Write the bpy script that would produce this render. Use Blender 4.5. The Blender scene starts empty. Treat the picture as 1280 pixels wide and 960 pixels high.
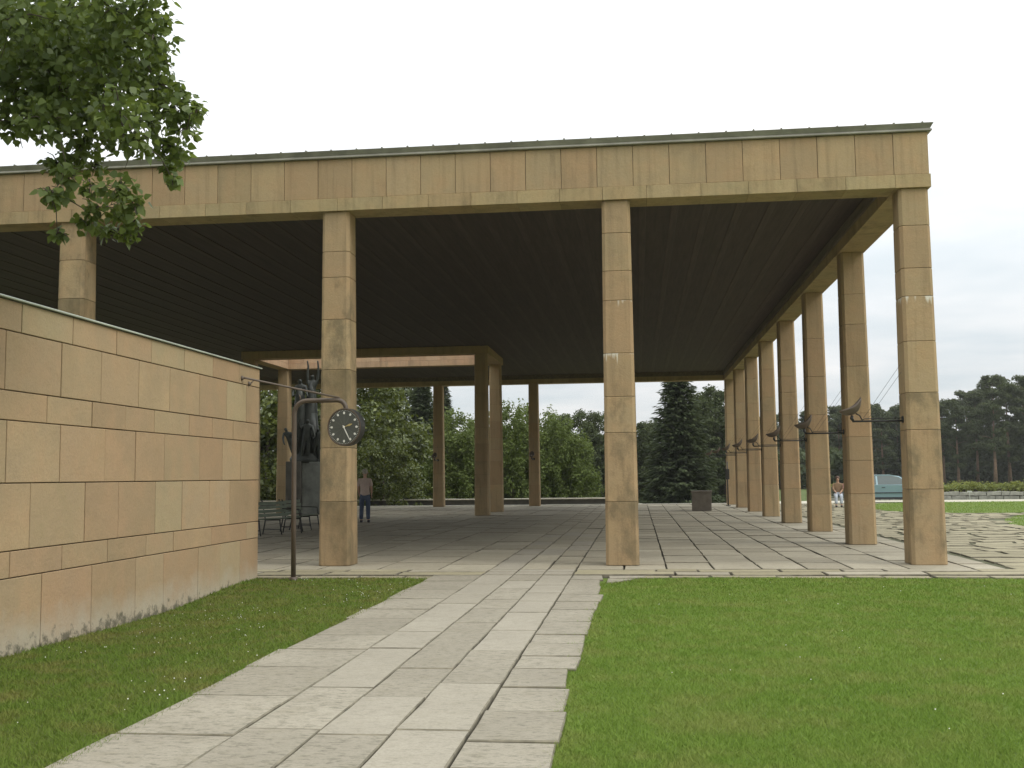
import bpy, bmesh, math, random
import numpy as np
from mathutils import Vector, Matrix

# ------------------------------------------------------------------ camera, sky, sun, exposure
scene = bpy.context.scene
COL = scene.collection
R = math.radians

CAM = Vector((-4.6678, -18.1478, 1.5))
YAW, PITCH, ROLL, FPX = 0.1157, 0.0863, -0.0113, 1337.93
cam_data = bpy.data.cameras.new('camera')
cam = bpy.data.objects.new('camera', cam_data)
COL.objects.link(cam)
cam_data.sensor_width = 36.0
cam_data.sensor_fit = 'HORIZONTAL'
cam_data.lens = 36.0 * FPX / 1280.0
cam_data.clip_start = 0.05
cam_data.clip_end = 3000
fw = Vector((-math.sin(YAW) * math.cos(PITCH), math.cos(YAW) * math.cos(PITCH), math.sin(PITCH)))
r0 = Vector((math.cos(YAW), math.sin(YAW), 0))
u0 = r0.cross(fw)
r1 = r0 * math.cos(ROLL) + u0 * math.sin(ROLL)
u1 = u0 * math.cos(ROLL) - r0 * math.sin(ROLL)
cam.matrix_world = Matrix(((r1.x, u1.x, -fw.x, CAM.x), (r1.y, u1.y, -fw.y, CAM.y), (r1.z, u1.z, -fw.z, CAM.z), (0, 0, 0, 1)))
scene.camera = cam
scene.render.resolution_x, scene.render.resolution_y = 1024, 768

SUN_EL, SUN_AZ = R(42), R(108)      # azimuth clockwise from +Y: soft light from the right
sd = Vector((math.sin(SUN_AZ) * math.cos(SUN_EL), math.cos(SUN_AZ) * math.cos(SUN_EL), math.sin(SUN_EL)))
sun_data = bpy.data.lights.new('sun', 'SUN')
sun_data.energy = 1.25
sun_data.angle = R(22)
sun_data.color = (1.0, 0.97, 0.91)
sun = bpy.data.objects.new('sun', sun_data)
COL.objects.link(sun)
sun.rotation_euler = sd.to_track_quat('Z', 'Y').to_euler()
sun.location = (0, 0, 60)

world = bpy.data.worlds.new('World')
scene.world = world
world.use_nodes = True
wt = world.node_tree
wt.nodes.clear()
def wn(t, **kw):
    n = wt.nodes.new(t)
    for k, v in kw.items(): setattr(n, k, v)
    return n
def wmath(op, a, b=None, clamp=False):
    n = wn('ShaderNodeMath', operation=op, use_clamp=clamp)
    for i, v in enumerate((a, b)):
        if v is None: continue
        if isinstance(v, (int, float)): n.inputs[i].default_value = v
        else: wt.links.new(v, n.inputs[i])
    return n.outputs[0]
sky = wn('ShaderNodeTexSky', sky_type='NISHITA')
sky.sun_disc = False
sky.sun_elevation = SUN_EL
sky.sun_rotation = SUN_AZ
bg_sky = wn('ShaderNodeBackground'); bg_sky.inputs[1].default_value = 0.08
wt.links.new(sky.outputs[0], bg_sky.inputs[0])
# an overcast cloud deck, brighter towards the zenith as overcast skies are
tc = wn('ShaderNodeTexCoord')
sep = wn('ShaderNodeSeparateXYZ'); wt.links.new(tc.outputs['Generated'], sep.inputs[0])
zc = wmath('MAXIMUM', sep.outputs[2], 0.0)
den = wmath('ADD', zc, 0.10)
comb = wn('ShaderNodeCombineXYZ')
wt.links.new(wmath('DIVIDE', sep.outputs[0], den), comb.inputs[0])
wt.links.new(wmath('DIVIDE', sep.outputs[1], den), comb.inputs[1])
nz = wn('ShaderNodeTexNoise'); nz.inputs['Scale'].default_value = 0.55; nz.inputs['Detail'].default_value = 6; nz.inputs['Roughness'].default_value = 0.52
wt.links.new(comb.outputs[0], nz.inputs['Vector'])
cr = wn('ShaderNodeValToRGB')
cr.color_ramp.elements[0].position = 0.38; cr.color_ramp.elements[0].color = (0.74, 0.81, 0.85, 1)
cr.color_ramp.elements[1].position = 0.58; cr.color_ramp.elements[1].color = (1.0, 1.0, 1.0, 1)
wt.links.new(nz.outputs[0], cr.inputs[0])
lum = wmath('ADD', wmath('MULTIPLY', zc, 1.75), 0.77)
bg_cl = wn('ShaderNodeBackground')
wt.links.new(cr.outputs[0], bg_cl.inputs[0]); wt.links.new(lum, bg_cl.inputs[1])
mixw = wn('ShaderNodeMixShader'); mixw.inputs[0].default_value = 0.93
wt.links.new(bg_sky.outputs[0], mixw.inputs[1]); wt.links.new(bg_cl.outputs[0], mixw.inputs[2])
wout = wn('ShaderNodeOutputWorld'); wt.links.new(mixw.outputs[0], wout.inputs[0])

vs = scene.view_settings
vs.view_transform = 'Standard'
vs.look = 'None'
vs.exposure = 0.1
vs.gamma = 1.0
vs.use_curve_mapping = False

# ------------------------------------------------------------------ helpers
rng = random.Random(7)
nrg = np.random.default_rng(11)

def px_ray(x, y):
    return (fw + r1 * ((x - 640) / FPX) + u1 * ((480 - y) / FPX))
def at_depth(x, y, d):
    return CAM + px_ray(x, y) * d
def to_px(P):
    d = Vector(P) - CAM
    z = d.dot(fw)
    if z < 0.2: return None
    return 640 + FPX * d.dot(r1) / z, 480 - FPX * d.dot(u1) / z, z

class MB:
    def __init__(s): s.v = []; s.f = []; s.m = []; s.mi = 0
    def add(s, vs_, fs):
        o = len(s.v); s.v.extend([tuple(p) for p in vs_])
        for f in fs: s.f.append(tuple(i + o for i in f)); s.m.append(s.mi)
        return s
    def box(s, x0, x1, y0, y1, z0, z1):
        return s.add([(x0,y0,z0),(x1,y0,z0),(x1,y1,z0),(x0,y1,z0),(x0,y0,z1),(x1,y0,z1),(x1,y1,z1),(x0,y1,z1)],
                     [(0,3,2,1),(4,5,6,7),(0,1,5,4),(1,2,6,5),(2,3,7,6),(3,0,4,7)])
    def bbox(s, x0, x1, y0, y1, z0, z1, b=0.006):
        # box with bevelled edges: 24 verts
        vs_ = []; xs=(x0,x1); ys=(y0,y1); zs=(z0,z1); sg=(1,-1); idx={}
        for i in (0,1):
            for j in (0,1):
                for k in (0,1):
                    for ax in range(3):
                        p=[xs[i]+sg[i]*b, ys[j]+sg[j]*b, zs[k]+sg[k]*b]
                        p[ax]=(xs[i],ys[j],zs[k])[ax]
                        idx[(i,j,k,ax)]=len(vs_); vs_.append(p)
        F=[]
        I=lambda i,j,k,a: idx[(i,j,k,a)]
        F+= [(I(0,0,0,0),I(0,0,1,0),I(0,1,1,0),I(0,1,0,0)),(I(1,0,0,0),I(1,1,0,0),I(1,1,1,0),I(1,0,1,0)),
             (I(0,0,0,1),I(1,0,0,1),I(1,0,1,1),I(0,0,1,1)),(I(0,1,0,1),I(0,1,1,1),I(1,1,1,1),I(1,1,0,1)),
             (I(0,0,0,2),I(0,1,0,2),I(1,1,0,2),I(1,0,0,2)),(I(0,0,1,2),I(1,0,1,2),I(1,1,1,2),I(0,1,1,2))]
        for a in (0,1):
            for c in (0,1):
                F.append((I(0,a,c,1),I(1,a,c,1),I(1,a,c,2),I(0,a,c,2)))
                F.append((I(a,0,c,0),I(a,1,c,0),I(a,1,c,2),I(a,0,c,2)))
                F.append((I(a,c,0,0),I(a,c,1,0),I(a,c,1,1),I(a,c,0,1)))
        for i in (0,1):
            for j in (0,1):
                for k in (0,1): F.append((I(i,j,k,0),I(i,j,k,1),I(i,j,k,2)))
        return s.add(vs_, F)
    def loft(s, rings, cap=True, closed=True):
        n=len(rings[0]); o=[p for r_ in rings for p in r_]; F=[]
        for a in range(len(rings)-1):
            for i in range(n if closed else n-1):
                j=(i+1)%n
                F.append((a*n+i,a*n+j,(a+1)*n+j,(a+1)*n+i))
        if cap:
            F.append(tuple(range(n-1,-1,-1))); F.append(tuple(range((len(rings)-1)*n,len(rings)*n)))
        return s.add(o,F)
    def tube(s, pts, rad, n=8, cap=True):
        pts=[Vector(p) for p in pts]
        rads=rad if isinstance(rad,(list,tuple)) else [rad]*len(pts)
        rings=[]; prev=None
        for i,p in enumerate(pts):
            t=(pts[min(i+1,len(pts)-1)]-pts[max(i-1,0)]).normalized()
            if prev is None:
                a=Vector((0,0,1)) if abs(t.z)<.9 else Vector((1,0,0))
                nrm=t.cross(a).normalized()
            else:
                nrm=(prev-t*prev.dot(t)).normalized()
            prev=nrm; b=t.cross(nrm)
            rings.append([p+(nrm*math.cos(2*math.pi*k/n)+b*math.sin(2*math.pi*k/n))*rads[i] for k in range(n)])
        return s.loft(rings,cap)
    def mesh(s, name, mats=(), smooth=False, fixn=True):
        me=bpy.data.meshes.new(name)
        me.from_pydata(s.v,[],s.f)
        for m in mats: me.materials.append(m)
        if len(mats)>1: me.polygons.foreach_set('material_index', s.m)
        if fixn:
            bm=bmesh.new(); bm.from_mesh(me); bmesh.ops.recalc_face_normals(bm,faces=bm.faces); bm.to_mesh(me); bm.free()
        if smooth: me.polygons.foreach_set('use_smooth',[True]*len(me.polygons))
        me.update()
        return me
    def build(s, name, mat, parent=None, smooth=False, fixn=True):
        mats=mat if isinstance(mat,(list,tuple)) else (mat,)
        return link(name, s.mesh(name,mats,smooth,fixn), parent)

def link(name, data, parent=None):
    o=bpy.data.objects.new(name,data); COL.objects.link(o)
    if parent is not None: o.parent=parent
    return o
def empty(name, loc=(0,0,0), rz=0):
    o=link(name,None); o.location=loc; o.rotation_euler=(0,0,rz); o.empty_display_size=.2
    return o
def tag(o, label=None, cat=None, group=None, kind=None):
    if label: o['label']=label
    if cat: o['category']=cat
    if group: o['group']=group
    if kind: o['kind']=kind
    return o
def copy_tree(o, parent=None):
    c=o.copy(); COL.objects.link(c); c.parent=parent
    for ch in list(o.children): copy_tree(ch,c)
    return c
def np_mesh(name, V, F, mat, nper):
    """V (n,3) float, F (m*nper) ints, polygons of nper corners"""
    me=bpy.data.meshes.new(name)
    nv=len(V); npol=len(F)//nper
    me.vertices.add(nv); me.vertices.foreach_set('co', np.ascontiguousarray(V,dtype=np.float32).ravel())
    me.loops.add(len(F)); me.loops.foreach_set('vertex_index', np.asarray(F,dtype=np.int32))
    me.polygons.add(npol); me.polygons.foreach_set('loop_start', np.arange(0,len(F),nper,dtype=np.int32))
    try: me.polygons.foreach_set('loop_total', np.full(npol,nper,dtype=np.int32))
    except Exception: pass
    me.update(calc_edges=True); me.validate()
    me.materials.append(mat)
    return me
def smoothstep(a,b,x):
    t=max(0.,min(1.,(x-a)/(b-a))); return t*t*(3-2*t)

# ------------------------------------------------------------------ materials
class NT:
    def __init__(s,name):
        s.m=bpy.data.materials.new(name); s.m.use_nodes=True; s.t=s.m.node_tree; s.t.nodes.clear()
        s.out=s.n('ShaderNodeOutputMaterial'); s.b=s.n('ShaderNodeBsdfPrincipled')
        s.l(s.b.outputs[0],s.out.inputs[0])
        g=s.n('ShaderNodeNewGeometry'); s.pos=g.outputs['Position']; s.geo=g
        oi=s.n('ShaderNodeObjectInfo'); s.rnd=oi.outputs['Random']
    def n(s,t,**kw):
        q=s.t.nodes.new(t)
        for k,v in kw.items(): setattr(q,k,v)
        return q
    def l(s,a,b): s.t.links.new(a,b)
    def put(s,sock,v):
        if isinstance(v,(int,float)): sock.default_value=v
        elif isinstance(v,tuple): sock.default_value=v if len(v)==4 or sock.type=='VECTOR' else v+(1,)
        else: s.l(v,sock)
    def math(s,op,a,b=0.,clamp=False):
        q=s.n('ShaderNodeMath',operation=op,use_clamp=clamp); s.put(q.inputs[0],a); s.put(q.inputs[1],b); return q.outputs[0]
    def vmul(s,v,k):
        q=s.n('ShaderNodeVectorMath',operation='MULTIPLY'); s.put(q.inputs[0],v); s.put(q.inputs[1],k); return q.outputs[0]
    def shifted(s,k=37.):
        c=s.n('ShaderNodeCombineXYZ'); a=s.math('MULTIPLY',s.rnd,k); s.l(a,c.inputs[0]); s.l(s.math('MULTIPLY',a,1.7),c.inputs[1]); s.l(s.math('MULTIPLY',a,-2.3),c.inputs[2])
        q=s.n('ShaderNodeVectorMath',operation='ADD'); s.l(s.pos,q.inputs[0]); s.l(c.outputs[0],q.inputs[1]); return q.outputs[0]
    def noise(s,vec,scale,detail=4,rough=.55):
        q=s.n('ShaderNodeTexNoise'); s.l(vec,q.inputs['Vector']); q.inputs['Scale'].default_value=scale; q.inputs['Detail'].default_value=detail; q.inputs['Roughness'].default_value=rough
        return q.outputs[0]
    def ramp(s,fac,stops):
        q=s.n('ShaderNodeValToRGB'); s.l(fac,q.inputs[0]); e=q.color_ramp.elements
        while len(e)<len(stops): e.new(.5)
        for i,(p,c) in enumerate(stops):
            e[i].position=p; e[i].color=(c,c,c,1) if isinstance(c,(int,float)) else tuple(c)+(1,)
        return q.outputs[0]
    def mix(s,fac,a,b,mode='MIX'):
        q=s.n('ShaderNodeMix',data_type='RGBA',blend_type=mode); s.put(q.inputs[0],fac); s.put(q.inputs[6],a); s.put(q.inputs[7],b); return q.outputs[2]
    def bump(s,h,strength=.3,dist=.01):
        q=s.n('ShaderNodeBump'); q.inputs['Strength'].default_value=strength; q.inputs['Distance'].default_value=dist; s.l(h,q.inputs['Height']); s.l(q.outputs[0],s.b.inputs['Normal'])
    def col(s,c): s.put(s.b.inputs['Base Color'],c)
    def rough(s,r): s.put(s.b.inputs['Roughness'],r)

def sandstone(name, c_lo, c_hi, stain=0.3, stain_col=(.085,.07,.045), stain_scale=1.6, thr=(.52,.72), streak=True, base_dirt=0.):
    t=NT(name); v=t.shifted()
    r2=t.math('FRACT',t.math('MULTIPLY',t.rnd,7.31)); r3=t.math('FRACT',t.math('MULTIPLY',t.rnd,17.7))
    big=t.noise(v,1.3,4); fine=t.noise(v,38,5,.65); mid=t.noise(v,7,4)
    base=t.mix(t.rnd,c_lo,c_hi)
    base=t.mix(t.ramp(big,[(.3,0.),(.72,1.)]),base,tuple(min(1,a*b) for a,b in zip(c_hi,(1.06,1.02,.92))))
    base=t.mix(t.math('MULTIPLY',r2,.55),base,(c_lo[0]*1.06,c_lo[1]*.88,c_lo[2]*.84)); base=t.mix(t.math('MULTIPLY',r3,.42),base,(c_lo[0]*.8,c_lo[1]*.82,c_lo[2]*.8))
    hue=t.noise(v,2.6,2); base=t.mix(t.ramp(hue,[(.45,0.),(.75,.45)]),base,(c_hi[0]*1.0,c_hi[1]*.84,c_hi[2]*.78))
    base=t.mix(t.ramp(fine,[(.3,.22),(.6,0.)]),base,tuple(a*.55 for a in c_lo))
    if stain:
        sn=t.noise(t.vmul(v,(1,1,.55)),stain_scale,7,.68)
        base=t.mix(t.math('MULTIPLY',t.ramp(sn,[(thr[0],0.),(thr[1],1.)]),stain),base,stain_col)
    if streak:
        sn=t.noise(t.vmul(t.pos,(9,9,.55)),1.0,4,.6)
        base=t.mix(t.math('MULTIPLY',t.ramp(sn,[(.50,0.),(.76,1.)]),.42),base,tuple(a*.45 for a in c_lo))
    if base_dirt:
        q=t.n('ShaderNodeSeparateXYZ'); t.l(t.pos,q.inputs[0])
        h=t.math('ADD',q.outputs[2],t.math('MULTIPLY',t.noise(t.pos,3.,5,.65),-.55))
        base=t.mix(t.math('MULTIPLY',t.ramp(t.math('ADD',h,.5),[(.18,1.),(.50,0.)]),base_dirt),base,(.42,.40,.32))
        d2=t.noise(t.pos,9,6,.7)
        h2=t.math('ADD',t.math('ADD',q.outputs[2],.6),t.math('MULTIPLY',d2,-.75))
        base=t.mix(t.math('MULTIPLY',t.ramp(h2,[(.08,1.),(.19,0.)]),.75),base,(.06,.06,.04))
    t.col(base); t.rough(.9); t.b.inputs['Specular IOR Level'].default_value=.2
    t.bump(t.math('ADD',t.math('MULTIPLY',fine,.6),t.math('MULTIPLY',mid,1.3)),.6,.012)
    return t.m
M={}
M['stone']=sandstone('hall_sandstone',(.33,.253,.147),(.41,.312,.184),.38,thr=(.56,.78))
M['stone_lintel']=sandstone('lintel_sandstone',(.34,.272,.152),(.405,.328,.187),.6,(.12,.10,.055),2.2,(.5,.75))
M['stone_stained']=sandstone('weathered_sandstone',(.30,.232,.133),(.375,.288,.166),.68,(.10,.085,.048),1.5,(.36,.60))
M['stone_patchy']=sandstone('blotched_sandstone',(.33,.252,.146),(.405,.308,.18),.58,(.10,.088,.055),1.9,(.47,.62))
M['wall_stone']=sandstone('wall_sandstone',(.325,.244,.146),(.41,.312,.194),.32,(.25,.19,.10),1.2,(.5,.8),False,.55)
M['wall_rough']=sandstone('rough_wall_sandstone',(.345,.278,.168),(.405,.332,.206),.42,(.30,.24,.13),3.2,(.5,.7),False,.5)
def limed(name,ztop):
    m=sandstone(name,(.33,.253,.147),(.41,.312,.184),.38); nt_=m.node_tree
    b=[n for n in nt_.nodes if n.type=='BSDF_PRINCIPLED'][0]; src=b.inputs['Base Color'].links[0].from_socket
    def q(t,**k):
        n=nt_.nodes.new(t); [setattr(n,a,c) for a,c in k.items()]; return n
    g=[n for n in nt_.nodes if n.type=='NEW_GEOMETRY'][0].outputs['Position']
    vm=q('ShaderNodeVectorMath',operation='MULTIPLY'); nt_.links.new(g,vm.inputs[0]); vm.inputs[1].default_value=(16,16,1.2)
    nz_=q('ShaderNodeTexNoise'); nz_.inputs['Scale'].default_value=1.; nz_.inputs['Detail'].default_value=4; nt_.links.new(vm.outputs[0],nz_.inputs['Vector'])
    sp_=q('ShaderNodeSeparateXYZ'); nt_.links.new(g,sp_.inputs[0])
    mr=q('ShaderNodeMapRange'); mr.inputs[1].default_value=ztop-.34; mr.inputs[2].default_value=ztop; mr.inputs[3].default_value=-.25; mr.inputs[4].default_value=.14; nt_.links.new(sp_.outputs[2],mr.inputs[0])
    ad=q('ShaderNodeMath',operation='ADD'); nt_.links.new(nz_.outputs[0],ad.inputs[0]); nt_.links.new(mr.outputs[0],ad.inputs[1])
    rp=q('ShaderNodeValToRGB'); rp.color_ramp.elements[0].position=.60; rp.color_ramp.elements[1].position=.72; nt_.links.new(ad.outputs[0],rp.inputs[0])
    mx=q('ShaderNodeMix',data_type='RGBA'); nt_.links.new(rp.outputs[0],mx.inputs[0]); nt_.links.new(src,mx.inputs[6]); mx.inputs[7].default_value=(.62,.58,.48,1); nt_.links.new(mx.outputs[2],b.inputs['Base Color'])
    return m
M['lime_a']=limed('lime_streaked_sandstone_upper',4.48); M['lime_b']=limed('lime_streaked_sandstone_middle',3.57); M['lime_c']=limed('lime_streaked_sandstone_corner',4.40)
def plain(name,c,rough=.6,metal=0.,var=.25,scale=6.,bump=0.):
    t=NT(name); v=t.shifted(11); n1=t.noise(v,scale,5,.6)
    base=t.mix(t.ramp(n1,[(.3,0.),(.7,1.)]),tuple(a*(1-var) for a in c),tuple(min(1,a*(1+var*.6)) for a in c))
    t.col(base); t.rough(rough); t.b.inputs['Metallic'].default_value=metal
    if bump: t.bump(n1,bump,.01)
    return t.m
M['mortar']=plain('mortar',(.11,.085,.052),.95)
M['joint_soil']=plain('joint_soil',(.045,.042,.026),.98,0,.5,5.)
M['joint_moss']=plain('mossy_joint_soil',(.085,.088,.04),.98,0,.5,4.)
M['mortar_pale']=plain('column_mortar',(.15,.12,.075),.95)
M['arris']=plain('dark_stone_edge',(.19,.17,.12),.95,0,.45,7.)  # darker tone on slab sides and chamfers, so joints read as lines
M['roof_metal']=plain('weathered_copper_sheet',(.25,.24,.19),.55,0.,.3,2.5)
M['coping_metal']=plain('pale_coping_sheet',(.42,.45,.38),.5,0.,.2,2.)
M['iron']=plain('rust_brown_painted_steel',(.105,.078,.056),.55,0.,.25,5.)
M['black_iron']=plain('black_painted_steel',(.022,.021,.018),.5,0.,.3,8.)
M['dial']=plain('dark_grey_dial',(.085,.094,.084),.5,0.,.1,8.)
M['white_paint']=plain('white_paint',(.78,.78,.72),.5,0.,.05,5.)
M['gold']=plain('brass_hand',(.55,.45,.20),.45,.3,.1,8.)
M['dim_line']=plain('grey_dial_lines',(.17,.175,.15),.6,0.,.1,8.)
M['bronze']=plain('dark_bronze',(.035,.04,.034),.5,.35,.5,3.,.2)
M['plinth']=plain('dark_granite',(.075,.07,.056),.75,0.,.35,3.,.1)
M['plinth_pale']=plain('streaked_granite',(.16,.17,.15),.75,0.,.45,2.,.1)
M['bench_slat']=plain('green_painted_wood',(.16,.19,.13),.6,0.,.25,5.)
M['box_stone']=plain('dark_grey_box',(.17,.145,.112),.8,0.,.25,4.,.1)
M['trunk']=plain('grey_brown_bark',(.085,.068,.048),.95,0.,.4,6.,.5)
M['pine_trunk']=plain('reddish_pine_bark',(.17,.11,.07),.95,0.,.4,4.,.5)
M['skin']=plain('skin',(.46,.28,.19),.6,0.,.05)
M['hair']=plain('grey_hair',(.36,.33,.27),.8,0.,.3,20.)
M['dark_hair']=plain('brown_hair',(.09,.05,.03),.7,0.,.3,20.)
M['shirt']=plain('dusty_pink_shirt',(.50,.38,.32),.85,0.,.12,6.)
M['jeans']=plain('blue_jeans',(.06,.08,.125),.85,0.,.25,8.)
M['pale_jeans']=plain('pale_blue_trousers',(.42,.46,.5),.85,0.,.1,8.)
M['brown_cloth']=plain('brown_jacket',(.25,.16,.09),.85,0.,.25,8.)
M['pink_cloth']=plain('pink_blouse',(.55,.3,.28),.85,0.,.2,12.)
M['shoe']=plain('black_shoe',(.02,.02,.02),.6)
M['rubble']=plain('grey_rubble_stone',(.27,.27,.225),.9,0.,.3,5.,.3)
M['pale_stone']=plain('pale_kerb_stone',(.50,.47,.38),.9,0.,.2,4.,.2)
M['tyre']=plain('tyre_rubber',(.02,.02,.02),.8)
M['rim']=plain('wheel_rim',(.45,.46,.47),.35,.7,.1)
M['car_dark']=plain('black_trim',(.02,.022,.024),.5)
M['car_red']=plain('tail_lamp',(.35,.02,.015),.3)
t=NT('teal_car_paint'); t.col((.22,.33,.36)); t.rough(.28); t.b.inputs['Metallic'].default_value=.35; t.b.inputs['Coat Weight'].default_value=.6; M['car']=t.m
t=NT('car_glass'); t.col((.06,.085,.08)); t.rough(.05); t.b.inputs['Specular IOR Level'].default_value=.7; M['glass']=t.m
# dark ceiling boards
def wood(name,c):
    t=NT(name); v=t.shifted(19)
    g=t.noise(t.vmul(v,(14,.8,14)),1.,5,.6)
    base=t.mix(t.ramp(g,[(.25,0.),(.75,1.)]),tuple(a*.6 for a in c),tuple(a*1.35 for a in c)); t.col(base); t.rough(.75); t.bump(g,.3,.01)
    return t.m
M['ceil']=wood('dark_stained_boards',(.044,.030,.023))
M['rafter']=wood('dark_stained_rafters',(.056,.039,.030))
M['lining']=wood('brown_wood_lining',(.15,.122,.085))
M['stone_inner']=sandstone('courtyard_opening_sandstone',(.36,.25,.16),(.47,.34,.22),.2)
# paving
def paving(name,c_lo,c_hi,pit=.5,moss=.25):
    t=NT(name); v=t.shifted(23)
    big=t.noise(v,1.1,3); mid=t.noise(v,6.,6,.65); fine=t.noise(v,55,4,.7)
    base=t.mix(t.rnd,c_lo,c_hi)
    base=t.mix(t.ramp(big,[(.3,0.),(.75,.7)]),base,tuple(a*.82 for a in c_lo))
    pits=t.noise(t.vmul(v,(1.,2.2,1.)),13.,8,.75)
    base=t.mix(t.math('MULTIPLY',t.ramp(pits,[(.50,0.),(.64,1.)]),pit),base,(.10,.095,.065))
    base=t.mix(t.math('MULTIPLY',t.ramp(mid,[(.5,0.),(.8,1.)]),moss),base,(.17,.15,.085))
    base=t.mix(t.ramp(fine,[(.32,.35),(.6,0.)]),base,tuple(a*.5 for a in c_lo))
    t.col(base); t.rough(.85); t.b.inputs['Specular IOR Level'].default_value=.25
    t.bump(t.math('ADD',t.math('MULTIPLY',pits,-.8),t.math('MULTIPLY',fine,.4)),.45,.008)
    return t.m
M['slab']=paving('hall_limestone',(.355,.318,.235),(.475,.43,.325),.38,.3)
M['slab_path']=paving('smooth_path_granite',(.345,.313,.245),(.395,.36,.287),.32,.2)
M['slab_rough']=paving('weathered_path_stone',(.305,.275,.212),(.385,.35,.275),.7,.36)
M['flag']=paving('flagstone',(.315,.28,.178),(.425,.38,.25),.45,.35)
# grass
def grassmat(name,c1,c2,c3,blade=False):
    t=NT(name); big=t.noise(t.pos,.4,4,.6); mid=t.noise(t.pos,2.6,5,.65); fine=t.noise(t.pos,60,4,.7)
    base=t.mix(t.ramp(big,[(.32,0.),(.68,1.)]),c1,c2)
    base=t.mix(t.ramp(mid,[(.46,0.),(.72,.8)]),base,c3)
    base=t.mix(t.ramp(t.noise(t.pos,1.3,3,.5),[(.5,0.),(.7,.55)]),base,c3)
    base=t.mix(t.ramp(fine,[(.3,.5),(.65,0.)]),base,tuple(a*.55 for a in c1))
    t.col(base); t.rough(.8); t.b.inputs['Specular IOR Level'].default_value=.15
    if blade:
        tr=t.n('ShaderNodeBsdfTranslucent'); t.put(tr.inputs[0],base)
        mx=t.n('ShaderNodeMixShader'); mx.inputs[0].default_value=.3
        t.l(t.b.outputs[0],mx.inputs[1]); t.l(tr.outputs[0],mx.inputs[2]); t.l(mx.outputs[0],t.out.inputs[0])
    else: t.bump(fine,.6,.03)
    return t.m
M['lawn']=grassmat('lawn_soil_green',(.115,.185,.032),(.145,.205,.04),(.175,.20,.052))
M['blade']=grassmat('grass_blades',(.175,.275,.042),(.21,.30,.055),(.275,.30,.085),True)
M['lawn_dry']=grassmat('dry_lawn_green',(.09,.13,.025),(.115,.14,.032),(.16,.14,.048))
M['blade_dry']=grassmat('clover_grass_blades',(.145,.225,.034),(.18,.245,.045),(.26,.235,.075),True)
M['ground']=grassmat('park_grass',(.07,.11,.022),(.09,.12,.03),(.12,.12,.04))
M['gravel']=plain('pale_gravel',(.44,.41,.32),.95,0.,.2,14.,.3)
def leafmat(name,lo,hi,trans=.35,spec=.3,rough=.5):
    t=NT(name)
    rn=t.geo.outputs['Random Per Island']
    big=t.noise(t.pos,.9,3)
    base=t.mix(rn,lo,hi); base=t.mix(t.ramp(big,[(.35,0.),(.7,.5)]),base,tuple(a*.62 for a in lo))
    t.col(base); t.rough(rough); t.b.inputs['Specular IOR Level'].default_value=spec
    tr=t.n('ShaderNodeBsdfTranslucent'); t.put(tr.inputs[0],t.mix(.5,base,(hi[0]*1.3,hi[1]*1.25,hi[2]*.6)))
    mx=t.n('ShaderNodeMixShader'); mx.inputs[0].default_value=trans
    t.l(t.b.outputs[0],mx.inputs[1]); t.l(tr.outputs[0],mx.inputs[2]); t.l(mx.outputs[0],t.out.inputs[0])
    return t.m
M['leaf_near']=leafmat('near_leaves',(.075,.115,.028),(.18,.235,.06),.42,.35,.45)
M['leaf_chestnut']=leafmat('glossy_tree_leaves',(.035,.055,.012),(.17,.20,.045),.28,.5,.4)
M['leaf_willow']=leafmat('fresh_green_leaves',(.095,.13,.035),(.15,.19,.055),.35,.15,.6)
M['leaf_dark']=leafmat('dark_needles',(.05,.068,.034),(.088,.108,.05),.25,.1,.7)
M['leaf_pine']=leafmat('pine_needles',(.055,.073,.034),(.10,.12,.052),.28,.1,.7)
M['leaf_hedge']=leafmat('hedge_leaves',(.14,.17,.04),(.28,.30,.09),.35,.2,.6)
M['flower']=plain('white_clover',(.8,.8,.72),.8,0.,.05)

# ------------------------------------------------------------------ key dimensions
A, B = 4.9502, 5.1622            # column spacing across the front and along the right side
HC, HB, HT = 6.2226, 6.4471, 7.165
YB = 7*B                         # front of the back row
XL = -5*A-.28                        # left end of the hall (out of sight)
CEIL = 6.66

# ------------------------------------------------------------------ ground
def ground_z(x,y):
    d=smoothstep(40.5,47,y)*smoothstep(5.,0.5,x)
    return -0.30-2.4*d
xs=sorted(set([-900,-500,-300,-200,-140,-100,-80]+list(range(-70,16,2))+list(range(16,72,6))+[80,100,140,200,300,500,900]))
ys=sorted(set([-400,-200,-100,-60,-40,-30]+list(range(-24,39,6))+list(range(39,52,1))+[56,62,70,80,100,130,180,260,400,700,1200]))
mb=MB(); nx=len(xs)
mb.v=[(x,y,ground_z(x,y)) for y in ys for x in xs]
mb.f=[(j*nx+i,j*nx+i+1,(j+1)*nx+i+1,(j+1)*nx+i) for j in range(len(ys)-1) for i in range(nx-1)]
mb.m=[0]*len(mb.f)
tag(mb.build('ground',M['ground'],smooth=True,fixn=False),kind='structure')

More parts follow.
